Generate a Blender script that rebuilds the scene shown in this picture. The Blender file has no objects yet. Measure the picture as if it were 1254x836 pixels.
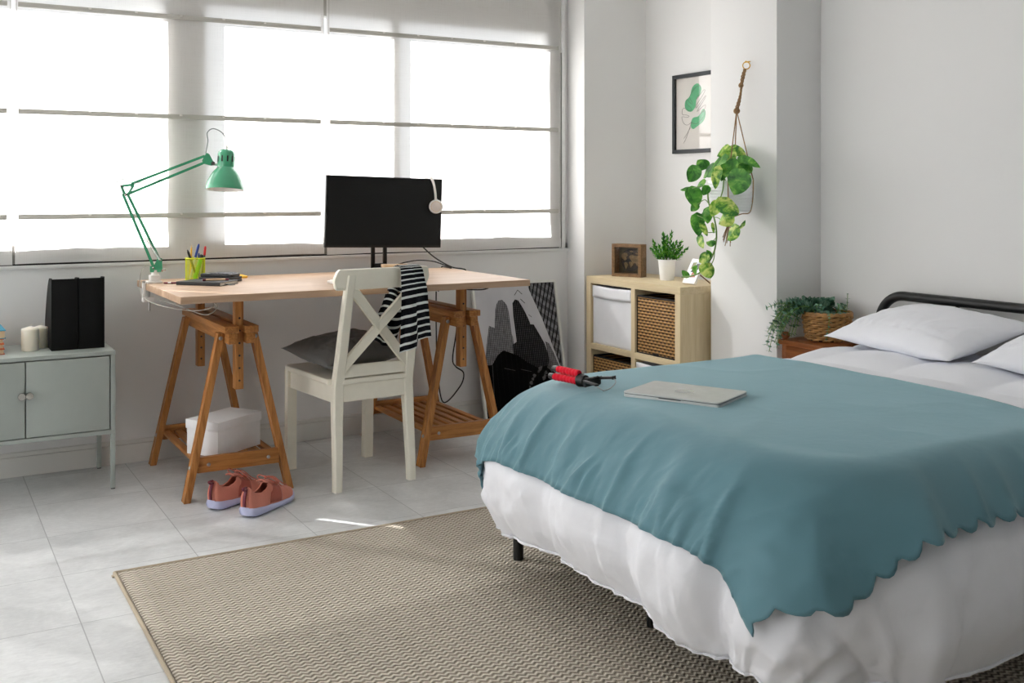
SUN, SKY, EXPO = 30.0, 1.0, 0.40
import bpy, bmesh, math, random
from mathutils import Vector, Matrix, Euler, noise
random.seed(7)
PI = math.pi
SC = bpy.context.scene
COL = SC.collection


# ------------------------------------------------------------------ colours and node helpers
def lin(c):
    c = c / 255.0
    return c / 12.92 if c <= 0.04045 else ((c + 0.055) / 1.055) ** 2.4


def rgb(r, g, b):
    return (lin(r), lin(g), lin(b), 1.0)


class NT:
    def __init__(self, name):
        self.m = bpy.data.materials.new(name)
        self.m.use_nodes = True
        self.t = self.m.node_tree
        self.t.nodes.clear()
        self.out = self.t.nodes.new('ShaderNodeOutputMaterial')

    def n(self, typ, props=None, **inp):
        nd = self.t.nodes.new('ShaderNode' + typ)
        for k, v in (props or {}).items():
            setattr(nd, k, v)
        for k, v in inp.items():
            key = int(k[1:]) if k[0] == 'i' and k[1:].isdigit() else k.replace('_', ' ')
            self.set(nd.inputs[key], v)
        return nd

    def set(self, sock, v):
        if hasattr(v, 'is_linked') or isinstance(v, bpy.types.NodeSocket):
            self.t.links.new(v, sock)
        elif hasattr(v, 'outputs'):
            self.t.links.new(v.outputs[0], sock)
        else:
            sock.default_value = v

    def math(self, op, a, b=0.0, c=None):
        nd = self.n('Math', {'operation': op}, i0=a, i1=b)
        if c is not None:
            self.set(nd.inputs[2], c)
        return nd.outputs[0]

    def coord(self, which='Object'):
        return self.n('TexCoord').outputs[which]

    def mapping(self, vec, scale=(1, 1, 1), rot=(0, 0, 0), loc=(0, 0, 0)):
        return self.n('Mapping', Vector=vec, Scale=scale, Rotation=rot, Location=loc).outputs[0]

    def noise(self, vec, scale=5, detail=4, rough=.5, dist=0.0):
        return self.n('TexNoise', Vector=vec, Scale=scale, Detail=detail, Roughness=rough, Distortion=dist)

    def ramp(self, fac, stops, interp='LINEAR'):
        nd = self.n('ValToRGB', Fac=fac)
        nd.color_ramp.interpolation = interp
        els = nd.color_ramp.elements
        els[0].position, els[0].color = stops[0]
        els[1].position, els[1].color = stops[-1]
        for p, c in stops[1:-1]:
            e = els.new(p)
            e.color = c
        return nd.outputs[0]

    def mix(self, fac, a, b):
        nd = self.n('Mix', {'data_type': 'RGBA'})
        self.set(nd.inputs[0], fac)
        self.set(nd.inputs[6], a)
        self.set(nd.inputs[7], b)
        return nd.outputs[2]

    def bump(self, h, strength=.3, dist=.01):
        return self.n('Bump', Height=h, Strength=strength, Distance=dist).outputs[0]

    def bsdf(self, color, rough=.5, metallic=0.0, normal=None, spec=.5, **kw):
        p = self.n('BsdfPrincipled')
        self.set(p.inputs['Base Color'], color)
        self.set(p.inputs['Roughness'], rough)
        self.set(p.inputs['Metallic'], metallic)
        self.set(p.inputs['Specular IOR Level'], spec)
        if normal is not None:
            self.set(p.inputs['Normal'], normal)
        for k, v in kw.items():
            self.set(p.inputs[k.replace('_', ' ')], v)
        self.done(p)
        return p

    def done(self, shader):
        self.t.links.new(shader.outputs[0], self.out.inputs[0])


def plain(name, c, rough=.5, metallic=0.0, var=.06, nscale=30, bump=0.0, bscale=60, spec=.5, coat=0.0):
    """a colour with a little procedural variation, optionally bumped"""
    t = NT(name)
    co = t.coord()
    nz = t.noise(co, nscale, 3).outputs[0]
    c = rgb(*c)
    lo = tuple(x * (1 - var) for x in c[:3]) + (1,)
    hi = tuple(min(1, x * (1 + var)) for x in c[:3]) + (1,)
    col = t.ramp(nz, [(.3, lo), (.7, hi)])
    nrm = None
    if bump:
        nrm = t.bump(t.noise(co, bscale, 4).outputs[0], bump, .004)
    t.bsdf(col, rough, metallic, nrm, spec, Coat_Weight=coat)
    return t.m


def wood(name, c1, c2, axis='x', scale=1.0, rough=.45, contrast=(.35, .65), board=None):
    """grain running along one object axis"""
    t = NT(name)
    co = t.coord()
    s = {'x': (1.2, 18, 18), 'y': (18, 1.2, 18), 'z': (18, 18, 1.2)}[axis]
    mp = t.mapping(co, tuple(k * scale for k in s))
    n1 = t.noise(mp, 2.2, 5, .55, .6).outputs[0]
    f = t.noise(t.mapping(co, tuple(k * scale * 5 for k in s)), 2.5, 3).outputs[0]
    v = t.math('ADD', t.math('MULTIPLY', n1, .8), t.math('MULTIPLY', f, .2))
    col = t.ramp(v, [(contrast[0], rgb(*c1)), (contrast[1], rgb(*c2))])
    if board:
        sx = t.n('SeparateXYZ', Vector=co).outputs[board[0]]
        cell = t.math('FLOOR', t.math('DIVIDE', sx, board[1]))
        wn = t.n('TexWhiteNoise', {'noise_dimensions': '1D'}, W=cell).outputs[0]
        col = t.mix(t.math('MULTIPLY', wn, .22), col, rgb(*c1))
    t.bsdf(col, rough, 0, t.bump(v, .12, .002), .35)
    return t.m


def cloth(name, c, rough=.85, weave=900, bump=.12, var=.05, sheen=.2, spec=.2, tint=(1, 1, 1, 1)):
    t = NT(name)
    co = t.coord()
    nz = t.noise(co, 6, 4).outputs[0]
    c = rgb(*c)
    col = t.ramp(nz, [(.3, tuple(x * (1 - var) for x in c[:3]) + (1,)), (.7, tuple(min(1, x * (1 + var)) for x in c[:3]) + (1,))])
    wv = t.noise(co, weave, 2).outputs[0]
    wr = t.noise(co, 24, 4, .55, .8).outputs[0]
    h = t.math('ADD', t.math('MULTIPLY', wv, .25), wr)
    t.bsdf(col, rough, 0, t.bump(h, bump, .01), spec, Sheen_Weight=sheen, Sheen_Roughness=.4, Sheen_Tint=tint)
    return t.m


# ------------------------------------------------------------------ mesh builder
class MB:
    """collects geometry (world or local coordinates) and links it as ONE mesh object"""

    def __init__(self):
        self.bm = bmesh.new()
        self.uv = self.bm.loops.layers.uv.new('UVMap')

    def _mat(self, faces, mi):
        if mi:
            for f in faces:
                f.material_index = mi

    def box(self, lo, hi, bevel=.002, mi=0, rot=None, pivot=None, seg=2):
        c = [(a + b) / 2 for a, b in zip(lo, hi)]
        d = [abs(b - a) for a, b in zip(lo, hi)]
        r = bmesh.ops.create_cube(self.bm, size=1.0)
        vs = r['verts']
        for v in vs:
            v.co = Vector((v.co.x * d[0] + c[0], v.co.y * d[1] + c[1], v.co.z * d[2] + c[2]))
        fs = {f for v in vs for f in v.link_faces}
        if bevel:
            bevel = min(bevel, min(d) * .45)
            es = list({e for v in vs for e in v.link_edges})
            rb = bmesh.ops.bevel(self.bm, geom=es, offset=bevel, segments=seg, profile=.6, affect='EDGES')
            vs = list({v for f in rb['faces'] for v in f.verts} | {v for v in vs if v.is_valid})
            fs = {f for v in vs for f in v.link_faces}
        self._mat(fs, mi)
        if rot is not None:
            pv = Vector(pivot if pivot is not None else c)
            m = Matrix.Translation(pv) @ (rot.to_4x4() if hasattr(rot, 'to_4x4') else rot) @ Matrix.Translation(-pv)
            for v in {v for f in fs for v in f.verts}:
                v.co = m @ v.co
        return fs

    def beam(self, p0, p1, w, d, up=(0, 0, 1), bevel=.002, mi=0, cut=None):
        """a rectangular bar from p0 to p1; w across 'side', d along 'up' projected; cut='z' trims both ends level"""
        p0, p1 = Vector(p0), Vector(p1)
        ax = (p1 - p0)
        L = ax.length
        ax.normalize()
        up = Vector(up)
        sd = ax.cross(up).normalized()
        u2 = sd.cross(ax).normalized()
        r = bmesh.ops.create_cube(self.bm, size=1.0)
        vs = r['verts']
        es = list({e for v in vs for e in v.link_edges})
        for v in vs:
            a, b, t = v.co.x * w, v.co.y * d, v.co.z
            q = sd * a + u2 * b
            base = p0.lerp(p1, t + .5)
            if cut == 'z' and abs(ax.z) > .2:
                q = q - ax * (q.z / ax.z)
            v.co = base + q
        fs = {f for v in vs for f in v.link_faces}
        if bevel:
            rb = bmesh.ops.bevel(self.bm, geom=es, offset=min(bevel, w * .4, d * .4), segments=2, profile=.6, affect='EDGES')
            vs = list({v for f in rb['faces'] for v in f.verts} | {v for v in vs if v.is_valid})
            fs = {f for v in vs for f in v.link_faces}
        self._mat(fs, mi)
        return fs

    def grid(self, fn, nu, nv, mi=0, closed_u=False, closed_v=False, skip=None, uvfn=None):
        """fn(u, v) with u, v in 0..1"""
        P = []
        cu = nu if closed_u else nu + 1
        cv = nv if closed_v else nv + 1
        for i in range(cu):
            for j in range(cv):
                P.append(self.bm.verts.new(fn(i / nu, j / nv)))
        fs = []
        for i in range(nu):
            for j in range(nv):
                if skip and skip((i + .5) / nu, (j + .5) / nv):
                    continue
                a, b = i, (i + 1) % cu
                c, d = j, (j + 1) % cv
                try:
                    f = self.bm.faces.new((P[a * cv + c], P[b * cv + c], P[b * cv + d], P[a * cv + d]))
                except ValueError:
                    continue
                uvs = [(i / nu, j / nv), ((i + 1) / nu, j / nv), ((i + 1) / nu, (j + 1) / nv), (i / nu, (j + 1) / nv)]
                for lp, q in zip(f.loops, uvs):
                    lp[self.uv].uv = uvfn(*q) if uvfn else q
                fs.append(f)
        self._mat(fs, mi)
        return fs

    def tube(self, path, r, seg=8, mi=0, caps=True, closed=False, flat=1.0):
        path = [Vector(p) for p in path]
        n = len(path)
        rad = r if callable(r) else (lambda t: r)
        nrm = None
        rings = []
        for i, p in enumerate(path):
            if closed:
                d = path[(i + 1) % n] - path[i - 1]
            else:
                d = path[min(i + 1, n - 1)] - path[max(i - 1, 0)]
            if d.length < 1e-9:
                d = Vector((0, 0, 1))
            d.normalize()
            if nrm is None:
                a = Vector((0, 0, 1)) if abs(d.z) < .9 else Vector((1, 0, 0))
                nrm = (a - d * a.dot(d)).normalized()
            else:
                nrm = nrm - d * nrm.dot(d)
                if nrm.length < 1e-6:
                    nrm = d.orthogonal()
                nrm.normalize()
            bn = d.cross(nrm)
            k = rad(i / max(1, n - 1))
            rings.append([self.bm.verts.new(p + (nrm * math.cos(q) + bn * math.sin(q) * flat) * k) for q in [2 * PI * j / seg for j in range(seg)]])
        fs = []
        for i in range(n if closed else n - 1):
            A, B = rings[i], rings[(i + 1) % n]
            for j in range(seg):
                fs.append(self.bm.faces.new((A[j], A[(j + 1) % seg], B[(j + 1) % seg], B[j])))
        if caps and not closed:
            fs.append(self.bm.faces.new(list(reversed(rings[0]))))
            fs.append(self.bm.faces.new(rings[-1]))
        self._mat(fs, mi)
        return fs

    def lathe(self, prof, c=(0, 0, 0), seg=32, mi=0, axis=None):
        """prof: list of (r, z); axis: a direction for z (default up)"""
        m = Matrix.Translation(Vector(c))
        if axis is not None:
            m = m @ Vector((0, 0, 1)).rotation_difference(Vector(axis).normalized()).to_matrix().to_4x4()
        rings = []
        for r, z in prof:
            if r < 1e-6:
                rings.append([self.bm.verts.new(m @ Vector((0, 0, z)))])
            else:
                rings.append([self.bm.verts.new(m @ Vector((r * math.cos(2 * PI * j / seg), r * math.sin(2 * PI * j / seg), z))) for j in range(seg)])
        fs = []
        for A, B in zip(rings, rings[1:]):
            for j in range(seg):
                k = (j + 1) % seg
                if len(A) == 1 and len(B) == 1:
                    continue
                if len(A) == 1:
                    fs.append(self.bm.faces.new((A[0], B[k], B[j])))
                elif len(B) == 1:
                    fs.append(self.bm.faces.new((A[j], A[k], B[0])))
                else:
                    fs.append(self.bm.faces.new((A[j], A[k], B[k], B[j])))
        self._mat(fs, mi)
        return fs

    def prism(self, poly, fn, depth, mi=0):
        """poly: 2-D outline; fn(a, b, c) -> 3-D with c running 0..depth"""
        A = [self.bm.verts.new(fn(a, b, 0)) for a, b in poly]
        B = [self.bm.verts.new(fn(a, b, depth)) for a, b in poly]
        fs = [self.bm.faces.new(list(reversed(A))), self.bm.faces.new(B)]
        n = len(poly)
        for i in range(n):
            fs.append(self.bm.faces.new((A[i], A[(i + 1) % n], B[(i + 1) % n], B[i])))
        self._mat(fs, mi)
        return fs

    def build(self, name, mats, parent=None, smooth=True, angle=40, mods=None):
        bm = self.bm
        bmesh.ops.recalc_face_normals(bm, faces=bm.faces[:])
        me = bpy.data.meshes.new(name)
        if parent is not None:
            off = Vector(parent['_o'])
            for v in bm.verts:
                v.co -= off
        bm.to_mesh(me)
        bm.free()
        for m in (mats if isinstance(mats, (list, tuple)) else [mats]):
            me.materials.append(m)
        if smooth:
            for p in me.polygons:
                p.use_smooth = True
            me.set_sharp_from_angle(angle=math.radians(angle))
        o = bpy.data.objects.new(name, me)
        COL.objects.link(o)
        if parent is not None:
            o.parent = parent
            o['_o'] = parent['_o']
        else:
            o['_o'] = (0.0, 0.0, 0.0)
        for typ, kw in (mods or []):
            md = o.modifiers.new(typ.lower(), typ)
            for k, v in kw.items():
                setattr(md, k, v)
        return o


def build_each(mb, name, mats, parent=None, **kw):
    """one object per loose piece"""
    bm = mb.bm
    bm.verts.index_update()
    seen, out = set(), []
    bm.verts.ensure_lookup_table()
    for v0 in bm.verts:
        if v0.index in seen:
            continue
        st, isl = [v0], []
        seen.add(v0.index)
        while st:
            v = st.pop()
            isl.append(v)
            for e in v.link_edges:
                w_ = e.other_vert(v)
                if w_.index not in seen:
                    seen.add(w_.index)
                    st.append(w_)
        m2 = MB()
        mp = {v.index: m2.bm.verts.new(v.co) for v in isl}
        for f in {f for v in isl for f in v.link_faces}:
            m2.bm.faces.new([mp[v.index] for v in f.verts])
        out.append(m2.build(name, mats, parent, **kw))
    bm.free()
    return out


def tag(o, label=None, cat=None, group=None, kind=None):
    if label:
        o['label'] = label
    if cat:
        o['category'] = cat
    if group:
        o['group'] = group
    if kind:
        o['kind'] = kind
    return o


def thing(name, loc, label, cat, group=None):
    """an Empty at the base of a thing; its parts are written in world coordinates and stored relative to it"""
    o = bpy.data.objects.new(name, None)
    o.empty_display_size = .05
    COL.objects.link(o)
    o.location = loc
    o['_o'] = tuple(float(v) for v in loc)
    return tag(o, label, cat, group)


def copy_tree(o, parent=None):
    c = o.copy()
    COL.objects.link(c)
    if parent is not None:
        c.parent = parent
    for ch in list(o.children):
        copy_tree(ch, c)
    return c


def struct(name, mb, m, **kw):
    o = mb.build(name, m, **kw)
    o['kind'] = 'structure'
    return o


def spline(pts, n=8, closed=False):
    """Catmull-Rom through the points"""
    P = [Vector(p) for p in pts]
    out = []
    N = len(P)
    rng = range(N) if closed else range(N - 1)
    for i in rng:
        if closed:
            a, b, c, d = P[i - 1], P[i], P[(i + 1) % N], P[(i + 2) % N]
        else:
            a, b, c, d = P[max(i - 1, 0)], P[i], P[i + 1], P[min(i + 2, N - 1)]
        for k in range(n):
            t = k / n
            out.append(.5 * ((2 * b) + (c - a) * t + (2 * a - 5 * b + 4 * c - d) * t * t + (3 * b - a - 3 * c + d) * t ** 3))
    if not closed:
        out.append(P[-1])
    return out


def lerp(a, b, t):
    return a + (b - a) * t


def sstep(a, b, x):
    t = max(0.0, min(1.0, (x - a) / (b - a)))
    return t * t * (3 - 2 * t)


def nz(x, y=0.0, z=0.0):
    return noise.noise(Vector((x, y, z)))
# ------------------------------------------------------------------ materials
M = {}


def wall_mat(name, c):
    t = NT(name)
    co = t.coord()
    n1 = t.noise(co, 1.3, 4).outputs[0]
    c = rgb(*c)
    col = t.ramp(n1, [(.3, tuple(x * .975 for x in c[:3]) + (1,)), (.7, c)])
    h = t.noise(co, 140, 3).outputs[0]
    t.bsdf(col, .72, 0, t.bump(h, .06, .002), .25)
    return t.m


M['wall'] = wall_mat('wall_paint', (230, 230, 229))
M['ceiling'] = wall_mat('ceiling_paint', (235, 234, 232))
M['skirt'] = wall_mat('skirting_paint', (222, 221, 217))


def floor_mat():
    t = NT('floor_tiles')
    co = t.coord()
    sp = t.n('SeparateXYZ', Vector=co)
    ax = t.math('DIVIDE', t.math('SUBTRACT', sp.outputs[0], .417), .4145)
    ay = t.math('DIVIDE', t.math('SUBTRACT', sp.outputs[1], 3.98), .42)
    fx = t.math('ABSOLUTE', t.math('SUBTRACT', t.math('FRACT', ax), .5))
    fy = t.math('ABSOLUTE', t.math('SUBTRACT', t.math('FRACT', ay), .5))
    gx = t.math('GREATER_THAN', fx, .4962)
    gy = t.math('GREATER_THAN', fy, .4968)
    grout = t.math('MAXIMUM', gx, gy)
    cell = t.n('CombineXYZ', X=t.math('FLOOR', ax), Y=t.math('FLOOR', ay))
    wn = t.n('TexWhiteNoise', {'noise_dimensions': '3D'}, Vector=cell)
    shift = t.n('VectorMath', {'operation': 'MULTIPLY_ADD'}, i0=wn.outputs[1], i1=(9, 9, 9), i2=co).outputs[0]
    big = t.noise(shift, 4.5, 8, .62, .9).outputs[0]
    fine = t.noise(t.mapping(shift, (1, 2.2, 1)), 38, 6, .65, .7).outputs[0]
    v = t.math('ADD', t.math('MULTIPLY', big, .6), t.math('MULTIPLY', fine, .4))
    col = t.ramp(v, [(.33, rgb(188, 190, 191)), (.5, rgb(208, 210, 211)), (.66, rgb(224, 226, 227))])
    col = t.mix(t.math('MULTIPLY', wn.outputs[0], .10), col, rgb(190, 190, 190))
    col = t.mix(t.math('MULTIPLY', grout, .8), col, rgb(150, 152, 154))
    hgt = t.math('SUBTRACT', t.math('MULTIPLY', v, .25), grout)
    t.bsdf(col, t.math('ADD', .3, t.math('MULTIPLY', fine, .22)), 0, t.bump(hgt, .25, .002), .5)
    return t.m


M['floor'] = floor_mat()


def rug_mat():
    t = NT('rug_weave')
    co = t.coord()
    sp = t.n('SeparateXYZ', Vector=co)
    wob = t.noise(co, 9, 3).outputs[0]
    x = sp.outputs[0]
    y = t.math('ADD', sp.outputs[1], t.math('MULTIPLY', wob, .006))
    tri = t.math('ABSOLUTE', t.math('SUBTRACT', t.math('FRACT', t.math('DIVIDE', x, .0245)), .5))
    v = t.math('ADD', t.math('DIVIDE', y, .0185), t.math('MULTIPLY', tri, .95))
    s = t.math('SINE', t.math('MULTIPLY', v, 2 * PI))
    k = t.math('ADD', t.math('MULTIPLY', s, .5), .5)
    fib = t.noise(co, 420, 3).outputs[0]
    blot = t.noise(co, 2.2, 4).outputs[0]
    kk = t.math('ADD', t.math('MULTIPLY', k, .8), t.math('MULTIPLY', fib, .2))
    col = t.ramp(kk, [(.2, rgb(150, 141, 126)), (.5, rgb(194, 185, 170)), (.8, rgb(222, 214, 201))])
    col = t.mix(t.math('MULTIPLY', blot, .16), col, rgb(160, 151, 136))
    t.bsdf(col, .95, 0, t.bump(kk, .9, .006), .1)
    return t.m


M['rug'] = rug_mat()
M['rug_edge'] = cloth('rug_binding', (176, 163, 142), weave=300)


def blind_mat():
    t = NT('blind_fabric')
    co = t.coord()
    a = t.noise(t.mapping(co, (260, 1, 8)), 1.0, 3).outputs[0]
    b = t.noise(t.mapping(co, (8, 1, 260)), 1.0, 3).outputs[0]
    w = t.math('ADD', a, b)
    col = t.ramp(w, [(.7, rgb(236, 234, 231)), (1.3, rgb(250, 249, 247))])
    nrm = t.bump(w, .1, .002)
    df = t.n('BsdfDiffuse', Color=col, Normal=nrm)
    tl = t.n('BsdfTranslucent', Color=rgb(246, 245, 245))
    mx = t.n('MixShader', Fac=.55)
    t.set(mx.inputs[1], df.outputs[0])
    t.set(mx.inputs[2], tl.outputs[0])
    tr = t.n('BsdfTransparent')
    m2 = t.n('MixShader', Fac=.022)
    t.set(m2.inputs[1], mx.outputs[0])
    t.set(m2.inputs[2], tr.outputs[0])
    t.done(m2)
    return t.m


M['blind'] = blind_mat()
M['blind_hem'] = M['blind']
t_ = NT('batten_plastic')
d_ = t_.n('BsdfDiffuse', Color=rgb(206, 204, 198))
l_ = t_.n('BsdfTranslucent', Color=rgb(190, 187, 180))
x_ = t_.n('MixShader', Fac=.20)
t_.set(x_.inputs[1], d_.outputs[0])
t_.set(x_.inputs[2], l_.outputs[0])
t_.done(x_)
M['batten'] = t_.m
M['cord'] = plain('blind_cord', (206, 204, 200), .7)


def glass_mat(name='window_glass', tint=(1, 1, 1, 1), ior=1.45):
    t = NT(name)
    f0 = ((ior - 1) / (ior + 1)) ** 2
    fc = t.n('LayerWeight', Blend=.5).outputs['Facing']
    fr = t.math('ADD', f0, t.math('MULTIPLY', t.math('POWER', fc, 5.0), 1 - f0))
    tr = t.n('BsdfTransparent', Color=tint)
    gl = t.n('BsdfGlossy', Color=(1, 1, 1, 1), Roughness=.01)
    mx = t.n('MixShader', Fac=fr)
    t.set(mx.inputs[1], tr.outputs[0])
    t.set(mx.inputs[2], gl.outputs[0])
    t.done(mx)
    return t.m


M['glass'] = glass_mat()
M['alu'] = plain('bronze_window_frame', (188, 186, 181), .5)
M['alu_dark'] = plain('grey_window_rail', (120, 117, 112), .5)
M['alu_white'] = plain('white_guide', (226, 226, 226), .4)
M['wall_far'] = wall_mat('dimmed_wall_paint', (138, 136, 133))  # unseen back wall, toned dark to cut bounce light
M['awning'] = cloth('awning_canvas', (196, 200, 208), weave=500)
M['facade'] = wall_mat('outside_render', (214, 208, 198))

M['desk'] = wood('desk_oak', (168, 136, 108), (194, 167, 142), 'x', 1.0, .5, (.3, .7), (1, .045))
M['desk_edge'] = M['desk']
M['pine_x'] = wood('trestle_pine_across', (140, 88, 42), (190, 132, 74), 'x', 2.0, .42)
M['pine_y'] = wood('trestle_pine_depth', (140, 88, 42), (190, 132, 74), 'y', 2.0, .42)
M['pine_z'] = wood('trestle_pine_upright', (140, 88, 42), (192, 134, 76), 'z', 2.0, .42)
M['steel'] = plain('zinc_steel', (170, 172, 172), .35, 1.0)
M['chrome'] = plain('polished_metal', (205, 205, 202), .2, 1.0)
M['cream'] = plain('cream_lacquer', (238, 234, 219), .38, var=.02)
M['cushion'] = cloth('charcoal_cotton', (104, 103, 101), weave=700, bump=.2)
M['grey_metal'] = plain('grey_green_metal', (162, 170, 165), .42, var=.015, bump=.03, bscale=400)
M['black_card'] = plain('black_cardboard', (13, 14, 14), .6, var=.05, spec=.2)
M['black_plastic'] = plain('black_plastic', (18, 18, 19), .42)
M['black_gloss'] = plain('black_screen', (9, 10, 10), .38, spec=.35)
M['black_metal'] = plain('black_powder_coat', (20, 21, 21), .42)
M['white_plastic'] = plain('white_plastic', (232, 229, 224), .35)
M['white_card'] = plain('white_cardboard', (236, 236, 238), .7, var=.02, bump=.04, bscale=120)
M['wax'] = NT('candle_wax').m
t_ = NT('candle_wax_ivory')
t_.bsdf(t_.ramp(t_.noise(t_.coord(), 12, 3).outputs[0], [(.3, rgb(238, 232, 214)), (.7, rgb(246, 241, 226))]), .5, 0, None, .4, Subsurface_Weight=.3, Subsurface_Radius=(.01, .008, .005))
bpy.data.materials.remove(M['wax'])
M['wax'] = t_.m
M['wick'] = plain('cotton_wick', (238, 235, 226), .9)
M['green'] = plain('green_enamel', (74, 166, 126), .25, var=.02, coat=.4)
M['lamp_in'] = plain('white_enamel', (238, 238, 236), .4)
M['cable'] = plain('black_cable', (22, 22, 23), .5)
M['cable_grey'] = plain('grey_cable', (120, 124, 122), .5)
M['cable_white'] = plain('white_cable', (176, 172, 164), .5)
M['yellow_mesh'] = plain('yellow_wire_mesh', (220, 226, 40), .4)
M['ink_black'] = plain('black_pen', (16, 17, 18), .35)
M['ink_blue'] = plain('blue_pen', (28, 62, 158), .3)
M['ink_red'] = plain('red_pen', (206, 34, 36), .35)
M['ink_green'] = plain('green_marker', (74, 214, 36), .3)
M['pencil_y'] = plain('yellow_pencil', (240, 186, 40), .45)
M['pale_wood'] = wood('pale_wood', (206, 170, 128), (226, 196, 156), 'x', 3, .5)
M['maroon'] = plain('maroon_paint', (104, 26, 48), .5)
M['paper'] = plain('paper', (236, 232, 222), .85)
M['sticky'] = plain('yellow_note_paper', (244, 190, 70), .85)
M['notebook'] = plain('black_notebook_cover', (30, 33, 35), .55, bump=.08, bscale=300)
M['calc_key'] = plain('grey_keys', (84, 86, 92), .5)
M['lcd'] = plain('grey_display', (150, 158, 156), .2)
M['pink_suede'] = cloth('pink_knit', (208, 132, 114), weave=600, bump=.25)
M['pink_dark'] = cloth('pink_overlay', (172, 96, 82), weave=500, bump=.2)
M['lilac'] = plain('lilac_foam', (190, 194, 226), .55, var=.02)
M['sole_dark'] = plain('dark_outsole', (66, 66, 78), .6)
M['lace'] = cloth('pink_lace', (184, 106, 90), weave=300)
M['lining'] = cloth('dark_shoe_lining', (76, 42, 40))
M['teal'] = cloth('teal_blanket', (90, 132, 144), weave=1200, bump=.16, var=.03, sheen=.62, spec=.4, rough=.62, tint=(.62, .86, .92, 1))
M['duvet'] = cloth('white_cotton', (236, 238, 244), weave=1400, bump=.16, var=.015, sheen=.05)
M['mattress'] = cloth('mattress_ticking', (214, 212, 208))
M['laptop'] = plain('silver_aluminium', (200, 202, 200), .38, .35)
M['laptop_dark'] = plain('grey_edge', (70, 72, 74), .4, .5)
M['laptop_logo'] = plain('polished_silver', (176, 178, 178), .2, .6)
M['red_foam'] = cloth('red_foam', (214, 22, 46), weave=200, bump=.3)
M['birch'] = wood('birch_veneer', (206, 186, 148), (222, 205, 170), 'z', 1.2, .45)
M['birch_y'] = wood('birch_veneer_top', (206, 186, 148), (222, 205, 170), 'y', 1.2, .45)
M['bin'] = cloth('white_bin_fabric', (232, 233, 236), weave=500, bump=.2)
M['rim_black'] = plain('black_rim', (18, 17, 17), .6)


def wicker_mat(name, c1, c2, sy, sz, axis=1):
    t = NT(name)
    co = t.coord()
    sp = t.n('SeparateXYZ', Vector=co)
    h = sp.outputs[axis]
    z = sp.outputs[2]
    row = t.math('FLOOR', t.math('DIVIDE', z, sz))
    odd = t.math('MODULO', row, 2.0)
    wz = t.math('SINE', t.math('MULTIPLY', t.math('DIVIDE', z, sz), 2 * PI))
    wy = t.math('SINE', t.math('MULTIPLY', t.math('ADD', t.math('DIVIDE', h, sy), t.math('MULTIPLY', odd, .5)), 2 * PI))
    k = t.math('ADD', t.math('MULTIPLY', wz, .32), t.math('ADD', t.math('MULTIPLY', wy, .16), .5))
    nn = t.noise(t.mapping(co, (30, 30, 150)), 2, 4).outputs[0]
    kk = t.math('ADD', t.math('MULTIPLY', k, .75), t.math('MULTIPLY', nn, .25))
    col = t.ramp(kk, [(.22, rgb(28, 19, 12)), (.42, rgb(*c1)), (.75, rgb(*c2))])
    t.bsdf(col, .6, 0, t.bump(kk, .8, .006), .3)
    return t.m


M['wicker'] = wicker_mat('wicker_brown', (132, 94, 50), (186, 146, 92), .03, .0155)
M['box_wood'] = wood('walnut_stain', (104, 78, 50), (140, 110, 76), 'y', 2.2, .55)
M['map_black'] = plain('map_black', (12, 12, 12), .5)
M['map_back'] = plain('map_backing', (66, 62, 42), .6, var=.2)
M['map_tan'] = plain('map_bronze', (112, 92, 60), .5, var=.35, nscale=60)
M['white_glaze'] = plain('white_glazed_pot', (246, 249, 251), .35, var=.015)
M['soil'] = plain('potting_soil', (44, 32, 24), .95, bump=.8, bscale=90)


def leaf_mat(name, dark, mid, light, scale=22, trans=.25, cut=(.38, .52, .66), rough=.4):
    t = NT(name)
    co = t.coord()
    n1 = t.noise(co, scale, 4, .6, .6).outputs[0]
    col = t.ramp(n1, [(cut[0], rgb(*dark)), (cut[1], rgb(*mid)), (cut[2], rgb(*light))])
    p = t.n('BsdfPrincipled', Roughness=rough)
    t.set(p.inputs['Base Color'], col)
    t.set(p.inputs['Specular IOR Level'], .4)
    tl = t.n('BsdfTranslucent')
    t.set(tl.inputs[0], col)
    mx = t.n('MixShader', Fac=trans)
    t.set(mx.inputs[1], p.outputs[0])
    t.set(mx.inputs[2], tl.outputs[0])
    t.done(mx)
    return t.m


M['pothos'] = leaf_mat('pothos_leaf', (36, 96, 34), (80, 152, 54), (146, 198, 90), 20, .3, (.36, .52, .68))
M['pothos_yellow'] = leaf_mat('pothos_variegated_leaf', (52, 120, 42), (134, 186, 66), (218, 230, 130), 26, .3, (.4, .5, .62))
M['vine'] = plain('green_vine', (104, 142, 62), .5)
M['succulent'] = leaf_mat('bright_green_leaf', (30, 104, 30), (72, 150, 44), (142, 204, 72), 40, .2)
M['eucalyptus'] = leaf_mat('grey_green_leaf', (58, 100, 80), (100, 142, 120), (148, 184, 158), 30, .15)
M['jute'] = plain('jute_cord', (150, 118, 82), .9, var=.2, nscale=160, bump=.6, bscale=260)
M['brass'] = plain('brass', (214, 172, 76), .28, 1.0)
M['frame_black'] = plain('black_frame', (30, 36, 40), .45)
M['print_beige'] = plain('warm_grey_paper', (212, 207, 201), .8, var=.01)
M['print_green'] = plain('green_ink', (86, 172, 122), .8)
M['print_line'] = plain('line_ink', (84, 74, 70), .8)
M['frame_white'] = plain('white_frame', (226, 226, 220), .4)
M['honey'] = wood('honey_wood', (112, 60, 28), (152, 92, 48), 'y', 1.6, .35)
M['book_blue'] = plain('teal_book_cover', (40, 140, 170), .5)
M['book_orange'] = plain('orange_book_cover', (214, 98, 42), .5)
M['book_red'] = plain('red_book_cover', (190, 66, 42), .5)
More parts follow.
